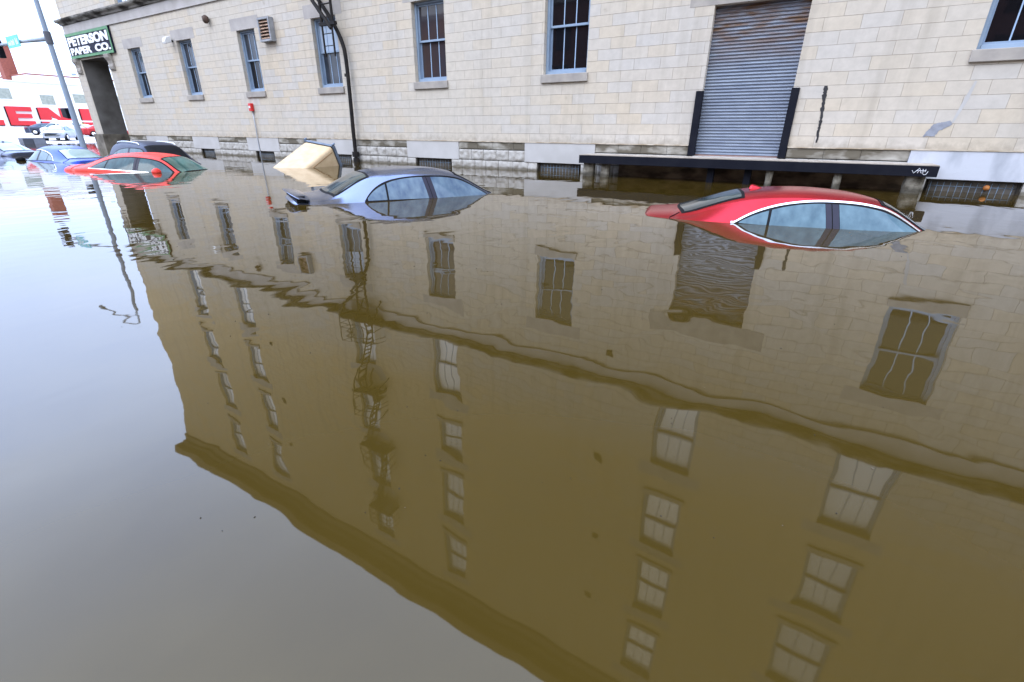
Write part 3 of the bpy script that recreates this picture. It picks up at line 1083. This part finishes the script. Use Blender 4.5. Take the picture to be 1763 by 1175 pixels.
ss = thing('street_name_sign', 'turquoise street name sign hanging on the mast arm', 'sign', (-40.3, PY, 5.4))
m = MB()
m.box(-41.3, -39.45, PY - .16, PY - .13, 5.38, 5.95)
m.build('panel', mat("turquoise_sign", (.07, .52, .56), (.06, .46, .5), rough=.4, scale=2), ss, bevel=.004)
m = MB()
for xx, wd_, h in ((-41.1, .42, .2), (-40.62, .46, .26), (-39.95, .34, .3)):
    for k in range(3):
        m.box(xx + k * wd_ / 3, xx + (k + .62) * wd_ / 3, PY - .166, PY - .1605, 5.5, 5.5 + h * (1 if k != 1 else .75))
m.build('lettering', LETW, ss)
m = MB()
m.box(-40.5, -40.3, PY - .129, PY + .09, 5.62, 5.76)
m.build('clamp', IRON, ss)


def signal(x, y, z, name, label, h=1.15, wdt=.42, n=3):
    s = thing(name, label, 'traffic light', (x, y, z), None)
    m = MB()
    m.box(x - wdt / 2, x + wdt / 2, y - .18, y + .12, z, z + h)
    m.build('housing', BLACK, s, bevel=.04)
    for k in range(n):
        m = MB()
        zc = z + h * (k + .5) / n
        m.tube([(x, y - .181, zc), (x, y - .40, zc - .02)], .12 if n == 3 else .15, 12, cap=False)
        m.build('visor', BLACK, s)
    return s


signal(-43.3, PY, 5.05, 'traffic_light', 'black three lamp traffic light at the free end of the mast arm')
s = thing('pedestrian_signal', 'black boxy signal head fixed to the side of the street light pole', 'traffic light', (-36.5, PY, 1.75))
m = MB()
m.prism([(-36.78, 1.78), (-36.15, 1.70), (-36.15, 2.24), (-36.82, 2.24)], PY - .2, PY + .22, 'y')
m.build('housing', BLACK, s, bevel=.04)
m = MB()
m.box(-36.15, -36.05, PY - .06, PY + .06, 1.9, 2.05)
m.build('bracket', IRON, s)

# ------------------------------------------------------------------ cars: one parametric shell, many shapes
def ip(x, pts):
    xs = [a for a, b in pts]
    ys = [b for a, b in pts]
    n = len(xs)
    if x <= xs[0]: return ys[0]
    if x >= xs[-1]: return ys[-1]
    i = max(j for j in range(n) if xs[j] <= x)
    i = min(i, n - 2)
    d = [(ys[j + 1] - ys[j]) / (xs[j + 1] - xs[j]) for j in range(n - 1)]

    def mm(j):
        if j == 0: return d[0]
        if j == n - 1: return d[-1]
        return 0 if d[j - 1] * d[j] <= 0 else 2 * d[j - 1] * d[j] / (d[j - 1] + d[j])
    h = xs[i + 1] - xs[i]
    t = (x - xs[i]) / h
    return (2 * t ** 3 - 3 * t * t + 1) * ys[i] + (t ** 3 - 2 * t * t + t) * h * mm(i) + (-2 * t ** 3 + 3 * t * t) * ys[i + 1] + (t ** 3 - t * t) * h * mm(i + 1)


RED = dict(L=4.8, b0=.48, b1=1.36, w0=2.95, w1=3.68,
           top=[(0, .80), (.04, .94), (.1, .985), (.40, 1.02), (.48, 1.035), (1.36, 1.33), (1.7, 1.385), (2.2, 1.415), (2.6, 1.40), (2.95, 1.35), (3.68, .97),
                (3.78, .94), (4.4, .83), (4.72, .7), (4.8, .5)],
           yb=[(0, .70), (.1, .80), (.35, .86), (1, .905), (2.4, .915), (3.5, .90), (4.3, .83), (4.65, .68), (4.8, .45)],
           zb=[(0, .76), (.1, .87), (.5, .92), (1.05, .945), (2.3, .935), (3.6, .885), (4.4, .75), (4.8, .46)],
           yr=[(0, .60), (.12, .70), (.4, .72), (.5, .70), (1.36, .585), (2.2, .60), (2.95, .59), (3.68, .70), (4.4, .66), (4.8, .38)])
SIL = dict(RED)
SIL.update(b0=.58, b1=1.32, w0=2.9,
           top=[(0, .84), (.04, .97), (.1, 1.01), (.5, 1.045), (.58, 1.06), (1.32, 1.385), (1.6, 1.43), (2.1, 1.455), (2.6, 1.435), (2.9, 1.385), (3.68, 1.0),
                (3.78, .965), (4.4, .83), (4.72, .7), (4.8, .5)],
           zb=[(0, .8), (.1, .90), (.5, .94), (1.05, .95), (2.3, .935), (3.6, .885), (4.4, .75), (4.8, .46)])
TALL = dict(RED)
TALL.update(top=[(0, .80), (.04, .94), (.1, .985), (.40, 1.02), (.48, 1.035), (1.36, 1.37), (1.7, 1.44), (2.2, 1.49), (2.6, 1.47), (2.95, 1.40), (3.68, .97),
                 (3.78, .94), (4.4, .83), (4.72, .7), (4.8, .5)])
SUVS = dict(L=4.6, b0=.10, b1=.32, w0=3.0, w1=3.75,
            top=[(0, .95), (.08, 1.1), (.32, 1.5), (.6, 1.61), (1.5, 1.67), (2.6, 1.64), (3.0, 1.57), (3.75, 1.12), (3.9, 1.07), (4.45, .92), (4.6, .6)],
            yb=[(0, .72), (.1, .82), (.35, .88), (1, .915), (2.4, .92), (3.5, .90), (4.3, .83), (4.5, .70), (4.6, .5)],
            zb=[(0, .9), (.1, 1.0), (.5, 1.05), (2.3, 1.02), (3.6, .98), (4.4, .82), (4.6, .55)],
            yr=[(0, .62), (.12, .68), (.6, .63), (1.5, .65), (2.6, .64), (3.0, .63), (3.75, .72), (4.4, .68), (4.6, .45)])


class Shell:
    P = 4.5

    def __init__(s, d): s.d = d

    def g(s, k, x): return ip(x, s.d[k])

    def ce(s, x):
        return min(.095, .55 * max(s.g('top', x) - s.g('zb', x), .01))

    def side(s, x, z):
        zt, zb = s.g('top', x), s.g('zb', x)
        ze = zt - s.ce(x)
        u = min(max((z - zb) / max(ze - zb, 1e-3), -.3), 1.15)
        return s.g('yb', x) - .03 + (s.g('yr', x) - s.g('yb', x) + .03) * u + .07 * u * (1 - u)

    def roof(s, x, y):
        return s.g('top', x) - s.ce(x) * (abs(y) / s.g('yr', x)) ** s.P

    def ze(s, x): return s.g('top', x) - s.ce(x)

    def section(s, x):
        yb, zb, yr, zt = s.g('yb', x), s.g('zb', x), s.g('yr', x), s.g('top', x)
        pts = [(yb * .88, .24), (yb * .97, .36), (yb * 1.005, .55), (yb * 1.01, .70), (yb, zb - .07), (yb - .012, zb - .025), (yb - .03, zb)]
        ze = zt - s.ce(x)
        for k in range(1, 9):
            u = k / 8
            z = zb + (ze - zb) * u
            pts.append((s.side(x, z), z))
        for f in (.985, .96, .92, .86, .75, .6, .4, .2, 0):
            pts.append((yr * f, s.roof(x, yr * f)))
        return pts


ORG = Vector((2.2, 0, .95))


def build_car(name, label, cat, shape, q, paint, glass, rear_glass=None, q_scale=1.0, trim=None, xr=1.22, xf=3.6, xq=1.62, xb=2.38, group=None,
              fin=None, spoiler=False, mirror=None, lamp=None, belt_trim=False, rails=False, wheels=False, rear_arc=.44, arc_len=.62, pil=PILLAR, lid_seam=True):
    """q = X, Y, Z, yaw, nose-down pitch, roll (degrees)"""
    S = Shell(shape)
    root = bpy.data.objects.new(name, None)
    root.empty_display_size = .3
    col.objects.link(root)
    tag(root, label, cat, group)
    M = (Matrix.Translation(q[:3]) @ Matrix.Rotation(R(q[3]), 4, 'Z') @ Matrix.Rotation(R(q[4]), 4, 'Y') @ Matrix.Rotation(R(q[5]), 4, 'X'))
    base = M @ Matrix.Translation((0, 0, -.95 * q_scale))
    root.matrix_world = base

    def add(mb, nm, mt, parent=None, smooth=True, bevel=0):
        mb.v = [tuple((Vector(v) - ORG) * q_scale + Vector((0, 0, .95 * q_scale))) for v in mb.v]
        o = mb.build(nm, mt, None, smooth=smooth, bevel=bevel)
        o.parent = parent or root
        return o
    Ln = shape['L']
    # body shell
    st = sorted(set([i * Ln / 70 for i in range(71)] + [.02, .05, .08, .12] + [a for a, b in shape['top']] + [Ln - .03, Ln - .08]))
    rings = []
    for x in st:
        h = S.section(x)
        rings.append([(x, -y, z) for y, z in h] + [(x, y, z) for y, z in h[::-1][1:]])
    n = len(rings[0])
    mb = MB()
    fs = []
    for i in range(len(rings) - 1):
        for k in range(n - 1):
            fs.append((i * n + k, i * n + k + 1, (i + 1) * n + k + 1, (i + 1) * n + k))
    fs.append(tuple(range(n)))
    fs.append(tuple((len(rings) - 1) * n + k for k in range(n))[::-1])
    mb.add([v for r in rings for v in r], fs)
    body = add(mb, 'body', paint)

    def zlo(x): return S.g('zb', x) + .018

    def zup(x):
        a = S.ze(x) - .006 - zlo(x)
        b = rear_arc * (1 - math.exp(-max(x - xr, 0) / arc_len))
        c = .9 * max(xf - x, 0)
        e = .035
        sm = -e * math.log(math.exp(-a / e) + math.exp(-b / e) + math.exp(-c / e))
        return zlo(x) + max(sm, .0015)

    def side_panel(mb, sgn, xa, xb_, off, za=None, zb_=None, slant_a=0, slant_b=0, nu=26, nv=6):
        za = za or zlo
        zb_ = zb_ or zup

        def fn(u, v):
            x = xa + (xb_ - xa) * u
            z = za(x) + (zb_(x) - za(x)) * v
            x2 = x + (slant_a * (1 - u) + slant_b * u) * (z - zlo(x))
            return (x2, sgn * (S.side(x2, z) + off), z)
        mb.grid(fn, nu, nv)
    SL = -.10
    for sgn in (-1, 1):
        mb = MB()
        side_panel(mb, sgn, xr, xf, .004, za=lambda x: zlo(x) - .008, zb_=lambda x: zup(x) + .006, nu=60)
        seal = add(mb, 'window_seal', RUBBER)
        ins_l = lambda x: zlo(x) + .012
        ins_u = lambda x: max(zup(x) - .018, zlo(x) + .013)
        for k, (a, b, sa, sb) in enumerate(((xr + .06, xq - .015, 0, .10), (xq + .018, xb - .075, .10, SL), (xb + .085, xf - .09, SL, 0))):
            mb = MB()
            side_panel(mb, sgn, a, b, .008, ins_l, ins_u, sa, sb, nu=30)
            add(mb, 'side_window', glass)
        for a, b in ((xb - .072, xb - .006), (xb + .006, xb + .080)):
            mb = MB()
            side_panel(mb, sgn, a, b, .009, ins_l, ins_u, SL, SL, nu=2, nv=8)
            add(mb, 'pillar', pil)
        if trim:
            mb = MB()
            side_panel(mb, sgn, xr - .04, xf, .012, zb_=lambda x: zup(max(x, xr)) + .027, za=lambda x: zup(max(x, xr)) + .005, nu=70, nv=2)
            add(mb, 'chrome_trim', trim)
        if belt_trim:
            mb = MB()
            side_panel(mb, sgn, xr - .02, xf, .013, zb_=lambda x: zlo(x) + .004, za=lambda x: zlo(x) - .012, nu=40, nv=2)
            add(mb, 'belt_trim', CHROME)
    # rear and front screens

    def top_panel(xa, xb_, fy, off, bulge=0.0):
        mb = MB()

        def fn(u, v):
            y0 = (v * 2 - 1)
            x = xa + (xb_ - xa) * u
            x = x + bulge * (y0 ** 2) * (1 - u if xa < 2 else u)
            y = y0 * fy * S.g('yr', x)
            d = .02
            sl = (S.g('top', x + d) - S.g('top', x - d)) / (2 * d)
            nl = math.hypot(sl, 1)
            return (x - off * sl / nl, y, S.roof(x, y) + off / nl)
        mb.grid(fn, 16, 18)
        return mb
    b0, b1, w0, w1 = shape['b0'], shape['b1'], shape['w0'], shape['w1']
    rs = add(top_panel(b0 + .02, b1 - .0, .90, .004, .07), 'rear_screen_border', RUBBER)
    add(top_panel(b0 + .06, b1 - .04, .85, .008, .07), 'rear_window', rear_glass or glass)
    add(top_panel(w0 + .02, w1 - .02, .90, .004, .0), 'windscreen_border', RUBBER)
    add(top_panel(w0 + .07, w1 - .05, .84, .008, .0), 'windscreen', rear_glass or glass)
    if lid_seam:
        mb = MB()
        for sgn in (-1, 1):
            x = b0 - .03
            pts = [(x + .09 - .12 * f, sgn * (S.g('yr', x) * (.80 + .2 * f)), S.roof(x + .09 - .12 * f, S.g('yr', x) * (.80 + .2 * f)) + .003) for f in (0, .3, .6, .85, 1.0)]
            pts += [(x - .03 - .03 * f, sgn * (S.side(x - .03, S.g('zb', x)) + .004), S.ze(x) - (S.ze(x) - S.g('zb', x) + .05) * f) for f in (.4, 1)]
            mb.tube(pts, .005, 5)
        add(mb, 'lid_seam', RUBBER)
    if lamp:
        for sgn in (-1, 1):
            mb = MB()

            def fn(u, v, sgn=sgn):
                x = .01 + .34 * u
                h = .034 * (1 - u) ** .7 + .004
                z = S.g('zb', x) - .085 + (v - .5) * 2 * h - .0
                return (x, sgn * (S.g('yb', x) + .012), z)
            mb.grid(fn, 14, 4)
            add(mb, 'tail_light', lamp)
    if fin:
        mb = MB()
        x = fin
        zt = S.g('top', x) - .01
        nn = 9
        secs = []
        for k, (dx, h, wd_) in enumerate(((0, .0, .05), (.0, .075, .03), (.02, .115, .014))):
            pass
        prof = [(-.11, 0), (-.10, .055), (-.075, .066), (-.015, .05), (.05, .027), (.11, .0)]
        vs = []
        for dx, h in prof:
            for yy, hh in ((-.035, 0), (-.022, .6), (0, 1), (.022, .6), (.035, 0)):
                vs.append((x + dx, yy * (1 if h > 0 else .6), zt + h * hh))
        fs = [(i * 5 + k, i * 5 + k + 1, (i + 1) * 5 + k + 1, (i + 1) * 5 + k) for i in range(5) for k in range(4)]
        fs += [(0, 1, 2, 3, 4), (25, 26, 27, 28, 29)]
        mb.add(vs, fs)
        add(mb, 'antenna_fin', paint)
    if spoiler:
        mb = MB()

        def wing(u, v):
            y = -.72 + 1.44 * u
            a = 2 * math.pi * v
            k = 1 - .55 * abs(2 * u - 1) ** 6
            cx = .14 + .04 * (2 * u - 1) ** 2
            return (cx + .15 * k * math.cos(a), y, 1.085 - .055 * abs(2 * u - 1) ** 4 + .018 * math.sin(a) * k - .05 * k * math.cos(a) * .5)
        mb.grid(wing, 24, 12)
        sp_ = add(mb, 'spoiler', paint)
        mb = MB()
        for y in (-.60, .60):
            mb.box(.09, .22, y - .035, y + .035, .98, 1.075)
        add(mb, 'spoiler_foot', RUBBER, sp_, smooth=False)
    if mirror:
        sgn, mm_, xm = mirror
        mb = MB()
        zc = S.g('zb', xm) + .055

        def mir(u, v):
            a, b = 2 * math.pi * u, math.pi * v
            return (xm + .11 * math.sin(b) * math.cos(a) + .02 * math.cos(b), sgn * (S.g('yb', xm) + .14 + .15 * math.cos(b)), zc + .02 + .105 * math.sin(b) * math.sin(a))
        mb.grid(mir, 16, 10)
        mo = add(mb, 'door_mirror', mm_)
        mb = MB()
        mb.tube([(xm, sgn * (S.g('yb', xm) - .05), zc - .05), (xm, sgn * (S.g('yb', xm) + .06), zc - .02)], .03, 8)
        add(mb, 'mirror_stalk', RUBBER, mo)
    if rails:
        for sgn in (-1, 1):
            mb = MB()
            mb.tube([(x, sgn * .60, S.roof(x, .60) + (.0 if x in (.75, 2.75) else .055)) for x in (.75, .85, 1.3, 1.8, 2.3, 2.65, 2.75)], .02, 8)
            add(mb, 'roof_rail', CHROME if rails is True else rails)
    if wheels:
        for x in (.95, 3.75):
            for sgn in (-1, 1):
                mb = MB()
                prof = [(.0, .10), (.19, .10), (.21, .13), (.30, .13), (.33, .10), (.33, -.08)]
                mb.tube([(x, sgn * .70, .33), (x, sgn * .92, .33)], .33, 18)
                wo = add(mb, 'wheel', RUBBER)
                mb = MB()
                mb.tube([(x, sgn * .905, .33), (x, sgn * .93, .33)], .2, 14)
                add(mb, 'rim', CHROME, wo)
    return root


def paint(name, c, c2=None, metal=.0, rough=.45, coat=.0, spec=.25):
    # rain-wet and silt-filmed paint: no clear mirror left in it
    return mat(name, c, c2 or tuple(v * .85 for v in c), rough=rough, metal=metal, scale=2.2, coat=coat, bump=.0006, bscale=60, spec=spec)


FOG1 = fog_glass("misted_blue_glass", (.095, .16, .20), (.05, .095, .13))
FOG2 = fog_glass("misted_silver_glass", (.12, .175, .23), (.055, .09, .15))
FOG3 = fog_glass("misted_teal_glass", (.035, .08, .095), (.02, .045, .055))
DKG = mat("dark_screen_glass", (.02, .025, .028), (.05, .07, .07), rough=.06, scale=1.5, spec=.6)
GRG = mat("greenish_screen_glass", (.03, .08, .07), (.08, .17, .15), rough=.06, scale=2, spec=.6)
PALEG = mat("pale_sky_screen", (.30, .40, .43), (.16, .26, .26), rough=.05, scale=1.3, spec=.8)
LAMPR = mat("tail_lamp_red", (.45, .01, .012), (.25, .005, .008), rough=.15, scale=6, coat=1)
P_RED = paint("cherry_red_paint", (.49, .030, .042), (.43, .025, .036), metal=.88, rough=.24)
P_SIL = paint("blue_silver_paint", (.185, .215, .31), (.165, .195, .28), metal=.92, rough=.22)
P_ORG = paint("orange_red_paint", (.74, .055, .04), (.68, .045, .035))
P_SUV = paint("dark_slate_paint", (.035, .042, .075), (.03, .036, .065), metal=.4)
P_BLU = paint("bright_blue_paint", (.035, .075, .42), (.03, .065, .37), metal=.7, rough=.3)
P_GRY = paint("slate_grey_paint", (.075, .088, .135), (.065, .077, .118), metal=.8, rough=.28)

build_car('sedan', 'cherry red sedan with chrome window trim sunk to its windows before the loading dock', 'car', RED,
          (-.17, -6.23, -.055, 13.2, 1.3, -.9), P_RED, FOG1, DKG, 1.07, trim=CHROME, xr=1.25, xf=3.66, xq=1.66, xb=2.42, fin=1.56)
build_car('sedan', 'silver blue sedan with a boot spoiler sunk to its windows in mid street', 'car', SIL,
          (-7.23, -7.33, -.012, 62.1, .2, .1), P_SIL, FOG2, DKG, 1.075, xr=1.12, xf=3.64, xq=1.52, xb=2.34, spoiler=True, lamp=LAMPR, lid_seam=False, rear_arc=.42, arc_len=.36)
build_car('sedan', 'orange red sedan with a round door mirror sunk beside the dark sport utility vehicle', 'car', RED,
          (-18.32, -7.25, .03, 26.8, 2.3, -.2), P_ORG, FOG3, GRG, 1.048, xr=.98, xf=3.62, xq=1.45, xb=2.40, mirror=(-1, P_ORG, 3.2), lamp=LAMPR, belt_trim=True,
          rear_arc=.50, arc_len=.62)
build_car('sport_utility_vehicle', 'dark slate sport utility vehicle with pale roof rails sunk behind the orange red sedan', 'car', SUVS,
          (-22.0, -5.5, .05, -3, .5, -.9), P_SUV, FOG3, RUBBER, 1.0, xr=.55, xf=3.66, xq=1.1, xb=2.2, rails=True, lid_seam=False)
build_car('sedan', 'bright blue sedan seen from behind, sunk to its windows left of the orange red sedan', 'car', TALL,
          (-26.43, -6.81, .03, 184.1, .4, .2), P_BLU, FOG1, PALEG, 1.0, trim=CHROME, xr=1.12, xf=3.62, mirror=(1, RUBBER, 3.35))
build_car('sedan', 'slate grey sedan with chrome window strip at the far left, partly out of the picture', 'car', TALL,
          (-34.6, -6.9, .14, 196, -.3, -.3), P_GRY, FOG1, PALEG, 1.0, trim=CHROME, xr=1.15, xf=3.62, fin=1.5)

# ------------------------------------------------------------------ floating dumpster
TAN = mat("tan_dumpster_paint", (.60, .46, .30), (.46, .33, .19), rough=.6, scale=2.6, bump=.004, lo=.40, hi=.78, detail=8)
DRK = mat("rib_shadow_dark", (.22, .13, .06), (.3, .18, .08), rough=.7, scale=6)
GRYB = mat("dumpster_rim_blue_grey", (.14, .18, .25), (.10, .13, .19), rough=.6, scale=4)
dm = bpy.data.objects.new('dumpster', None)
col.objects.link(dm)
tag(dm, 'tan waste container with blue grey rim, tipped over and floating against the wall', 'dumpster')
dq = (-15.278, -2.5525, .683, 3.2727, -.1241, 1.0973)
dm.matrix_world = (Matrix.Translation(dq[:3]) @ Matrix.Rotation(dq[3], 4, 'Z') @ Matrix.Rotation(dq[4], 4, 'Y') @ Matrix.Rotation(dq[5], 4, 'X'))


def dadd(mb, nm, mt, parent=None, bevel=0, smooth=False):
    o = mb.build(nm, mt, None, bevel=bevel, smooth=smooth)
    o.parent = parent or dm
    return o


DB, DC, DH = 1.3, 1.0, 2.2
mb = MB()
tp = .0
vs = [(0, 0, 0), (DB, 0, 0), (DB, -DC, 0), (0, -DC, 0), (tp, -tp * .4, -DH), (DB - tp, -tp * .4, -DH), (DB - tp, -DC + tp, -DH), (tp, -DC + tp, -DH)]
mb.add(vs, [(4, 5, 6, 7), (0, 1, 5, 4), (1, 2, 6, 5), (2, 3, 7, 6), (3, 0, 4, 7), (0, 3, 2, 1)])
dadd(mb, 'bin', TAN, bevel=.12, smooth=True)
mb = MB()
mb.box(-.02, DB + .02, .0, .025, -.05, .05)
mb.box(-.02, DB + .02, -DC - .025, -DC, -.05, .05)
mb.box(-.045, .0, -DC, .0, -.05, .06)
mb.box(DB, DB + .025, -DC, .0, -.05, .05)
dadd(mb, 'rim', GRYB, bevel=.01)
mb = MB()
mb.box(.01, DB * .49, -DC + .01, -.01, .015, .05)
mb.box(DB * .51, DB - .01, -DC + .01, -.01, .015, .05)
dadd(mb, 'lid', GRYB, bevel=.01)
mb = MB()      # hinge lugs at the rim corners
mb.box(-.05, .03, .02, .08, -.03, .10)
mb.box(DB - .03, DB + .04, .02, .08, -.03, .10)
dadd(mb, 'lug', GRYB, bevel=.02)
mb = MB()  # dark strip standing in for the shadow of a recessed line
mb.tube([(-.004, -.16, -.15), (-.004, -.16, -.8), (-.004, -.16, -1.6)], .016, 6)
dadd(mb, 'rib_shadow_strip', DRK)

# ------------------------------------------------------------------ beyond the flood: lot, white building, parked cars
wb = thing('white_building', 'long low white painted building with huge red letters across the far lot', 'building', (-95, 10, .5))
m = MB()
m.box(-125, -92, -60, 60, .4, 6.8)
m.build('wall', WHITEP, wb)
m = MB()
m.box(-125.1, -91.85, -60.1, 60.1, 6.8, 6.95)
m.build('roof_edge', mat("pale_roof_edge", (.7, .71, .73), rough=.7), wb)
VENTG = mat("glass_block_grey_green", (.33, .36, .32), (.25, .28, .25), rough=.5, scale=4)
for ya, yb, za, zb in ((8.3, 10.1, 4.7, 5.95), (12.95, 14.4, 4.2, 5.4), (16.6, 18.3, 4.55, 5.7), (20.5, 22.2, 4.5, 5.7), (4.2, 5.8, 4.7, 5.9)):
    m = MB()
    m.box(-92.02, -91.96, ya, yb, za, zb)
    wn_ = m.build('window', VENTG, wb)
    m = MB()
    m.box(-92.0, -91.88, ya - .08, yb + .08, za - .12, za - .001)
    m.build('sill', WHITEP, wn_)


def block_letter(ch, y0, y1, z0, z1):
    m = MB()
    x0, x1 = -92.0, -91.80
    wdt = y1 - y0
    st = wdt * .34

    def pr(poly):
        m.prism(poly, x0, x1, 'x')
    if ch == 'L':
        pr([(y0, z0), (y1, z0), (y1, z0 + .62), (y0 + st, z0 + .62), (y0 + st, z1), (y0, z1)])
    elif ch == 'E':
        a, b = z0 + (z1 - z0) * .24, z0 + (z1 - z0) * .40
        c, d = z0 + (z1 - z0) * .62, z0 + (z1 - z0) * .76
        pr([(y0, z0), (y1, z0), (y1, a), (y0 + st, a), (y0 + st, b), (y1 - .15, b), (y1 - .15, c), (y0 + st, c), (y0 + st, d), (y1, d), (y1, z1), (y0, z1)])
    elif ch == 'N':
        pr([(y0, z0), (y0 + st, z0), (y0 + st, z1 - .95), (y1 - st, z0), (y1, z0), (y1, z1), (y1 - st, z1), (y1 - st, z0 + .95), (y0 + st, z1), (y0, z1)])
    elif ch == 'I':
        pr([(y0, z0), (y1, z0), (y1, z1), (y0, z1)])
    o = m.build('red_letter', REDP, wb)
    m = MB()
    m.box(-91.99, -91.9, y0 - .10, y1 - .02, z0 - .09, z0 - .001)
    m.box(-91.99, -91.9, y0 - .10, y0 - .001, z0 - .001, z1 - .05)
    m.build('letter_edge', RUBBER, o)


block_letter('L', 6.0, 8.4, 1.6, 3.85)
block_letter('E', 9.0, 11.55, 1.6, 3.85)
block_letter('N', 12.2, 15.65, 1.6, 3.83)
block_letter('I', 16.8, 18.3, 1.6, 3.85)

pb = thing('pale_building', 'pale far building with a brick red band under its roof edge', 'building', (-126, 30, .5))
m = MB()
m.box(-140, -118, 20, 60, .5, 9.6)
m.build('wall', WHITEP, pb)
m = MB()
m.box(-140.1, -117.9, 19.9, 60.1, 9.6, 9.8)
m.box(-117.98, -117.9, 20, 60, 7.7, 8.5)
m.build('brick_band', BRICKR, pb)

ch = thing('brick_chimney', 'square red brick chimney stack rising behind the white building', 'chimney', (-126, 20.2, 7))
m = MB()
m.box(-127, -125, 19.25, 21.1, 3, 14.3)
m.build('stack', BRICKR, ch)
m = MB()
m.box(-127.12, -124.88, 19.12, 21.22, 14.3, 14.75)
m.build('cap', mat("dark_brick_cap", (.10, .05, .045), rough=.9), ch)

up = thing('utility_pole', 'thin brown wooden utility pole behind the street light pole', 'pole', (-80.9, 12.3, .3))
m = MB()
m.tube([(-80.85, 12.31, .2), (-80.85, 12.31, 10.4)], [.17, .11], 8)
m.build('pole', WOOD, up, smooth=True)
m = MB()
m.tube([(-80.7, 11.9, 7.6), (-80.7, 13.4, 7.4)], .06, 6)
m.build('bracket_arm', mat("pale_bracket", (.6, .62, .66), rough=.5), up)
m = MB()
m.tube([(-80.7, 13.3, 7.3), (-80.7, 13.7, 7.35)], .14, 8)
m.build('lamp_head', POLEM, up)

bg_ = thing('barrier_gate', 'white barrier pole on a thin post in front of the red letters', 'barrier', (-75.5, 8.5, .2))
m = MB()
m.tube([(-75.53, 8.53, .1), (-75.53, 8.53, 2.15)], .05, 8)
m.build('post', WHITEP, bg_)
m = MB()
m.tube([(-75.5, 7.0, 2.02), (-75.5, 13.6, 2.02)], .07, 8)
m.build('bar', WHITEP, bg_)
m = MB()
m.tube([(-75.6, 8.53, 2.02), (-75.3, 8.53, 2.02)], .24, 12)
m.build('hub', WHITEP, bg_)

ub = thing('utility_box', 'dark grey utility box on the edge of the far lot', 'utility box', (-59.2, 1.7, -.3))
m = MB()
m.box(-60.0, -58.9, .75, 2.25, -.4, .45)
m.build('cabinet', mat("cabinet_grey", (.06, .07, .10), (.09, .10, .14), rough=.5, scale=2), ub, bevel=.02)
m = MB()
m.box(-58.9, -58.87, 1.45, 2.2, -.3, .36)
m.build('door', mat("cabinet_door_grey", (.22, .25, .33), rough=.5), ub)


def lot_car(name, label, shape, x, y, yaw, p_, z=None, **kw):
    zz = (ground_z(x, y) if z is None else z) + .95
    build_car(name, label, 'car', shape, (x, y, zz, yaw, 0, 0), p_, FOG1, PALEG, 1.0, group='cars parked on the far lot', wheels=True, **kw)


lot_car('parked_car', 'dark grey sedan with red tail light parked on the far lot', RED, -86.6, 11.0, 70, P_GRY, lamp=LAMPR)
lot_car('parked_car', 'silver white sedan parked nearest the water on the far lot', RED, -66.5, 5.9, -35, paint("silver_white_paint", (.42, .45, .50), metal=.6))
lot_car('parked_van', 'white sport utility vehicle parked behind the silver white sedan', SUVS, -81.5, 10.9, -150, paint("plain_white_paint", (.55, .56, .58)))
lot_car('parked_car', 'dark red sedan parked right of the street light pole', TALL, -79.0, 14.2, 80, paint("dark_red_paint", (.40, .025, .03)))
lot_car('parked_car', 'yellow car mostly hidden behind the street light pole', RED, -92.5 + 6, 14.5, 20, paint("taxi_yellow_paint", (.72, .42, .03)))

# building across the street behind the camera: only its mirror image shows in the window panes
ob = thing('brick_building', 'brown brick building across the street, mirrored in the window panes', 'building', (-22, -52, 0))
m = MB()
m.box(-66, 30, -60, -46, -1, 15.5)
m.build('wall', mat("brown_brick", (.17, .07, .05), (.11, .05, .04), rough=.9, scale=2, stretch=(1, 1, 4)), ob)
m = MB()
m.box(-66.3, 30.3, -60.3, -45.7, 15.5, 16.1)
m.build('parapet', mat("parapet_stone", (.3, .28, .25), rough=.9), ob)
for k in range(18):
    for z in (2.2, 6.4, 10.6):
        m = MB()
        x = -63 + k * 5.2
        m.box(x, x + 2, -45.99, -45.9, z, z + 2.6)
        m.build('window', GL_D, ob)

# ------------------------------------------------------------------ specks drifting on the water
sk = MB()
rk = random.Random(11)
for k in range(290):
    a = R(31.5) + (rk.random() - .5) * 1.5
    d = 1.3 + 9 * rk.random() ** 1.6
    x, y = -math.sin(a) * d, -15 + math.cos(a) * d
    if k >= 90:                       # scum gathers along the wall and the cars
        if k < 230:
            x, y = -30 + 34 * rk.random(), -.12 - .9 * rk.random() ** 2
        elif k < 260:
            x, y = -.2 + 2.6 * (rk.random() - .5), -7.25 - .35 * rk.random() ** 2
        else:
            x, y = -6.6 + 2.0 * (rk.random() - .5), -8.5 + 1.6 * (rk.random() - .5)
        d = 9
    r = (.0022 + .0035 * rk.random()) * (.6 + d / 7)
    th = rk.random() * 6.3
    e = .25 + .6 * rk.random()
    vs = []
    for q in range(6):
        an = q * math.pi / 3
        u, v = r * math.cos(an), r * e * math.sin(an)
        vs.append((x + u * math.cos(th) - v * math.sin(th), y + u * math.sin(th) + v * math.cos(th), .0012))
    vs.append((x, y, .004))
    sk.add(vs, [(q, (q + 1) % 6, 6) for q in range(6)])
tag(sk.build('floating_debris', mat("debris_bits", (.012, .010, .008), (.09, .07, .045), rough=.7, scale=3.5, lo=.60, hi=.62, detail=0)),
    'tiny leaf and litter specks drifting on the muddy water', 'debris', kind='stuff')
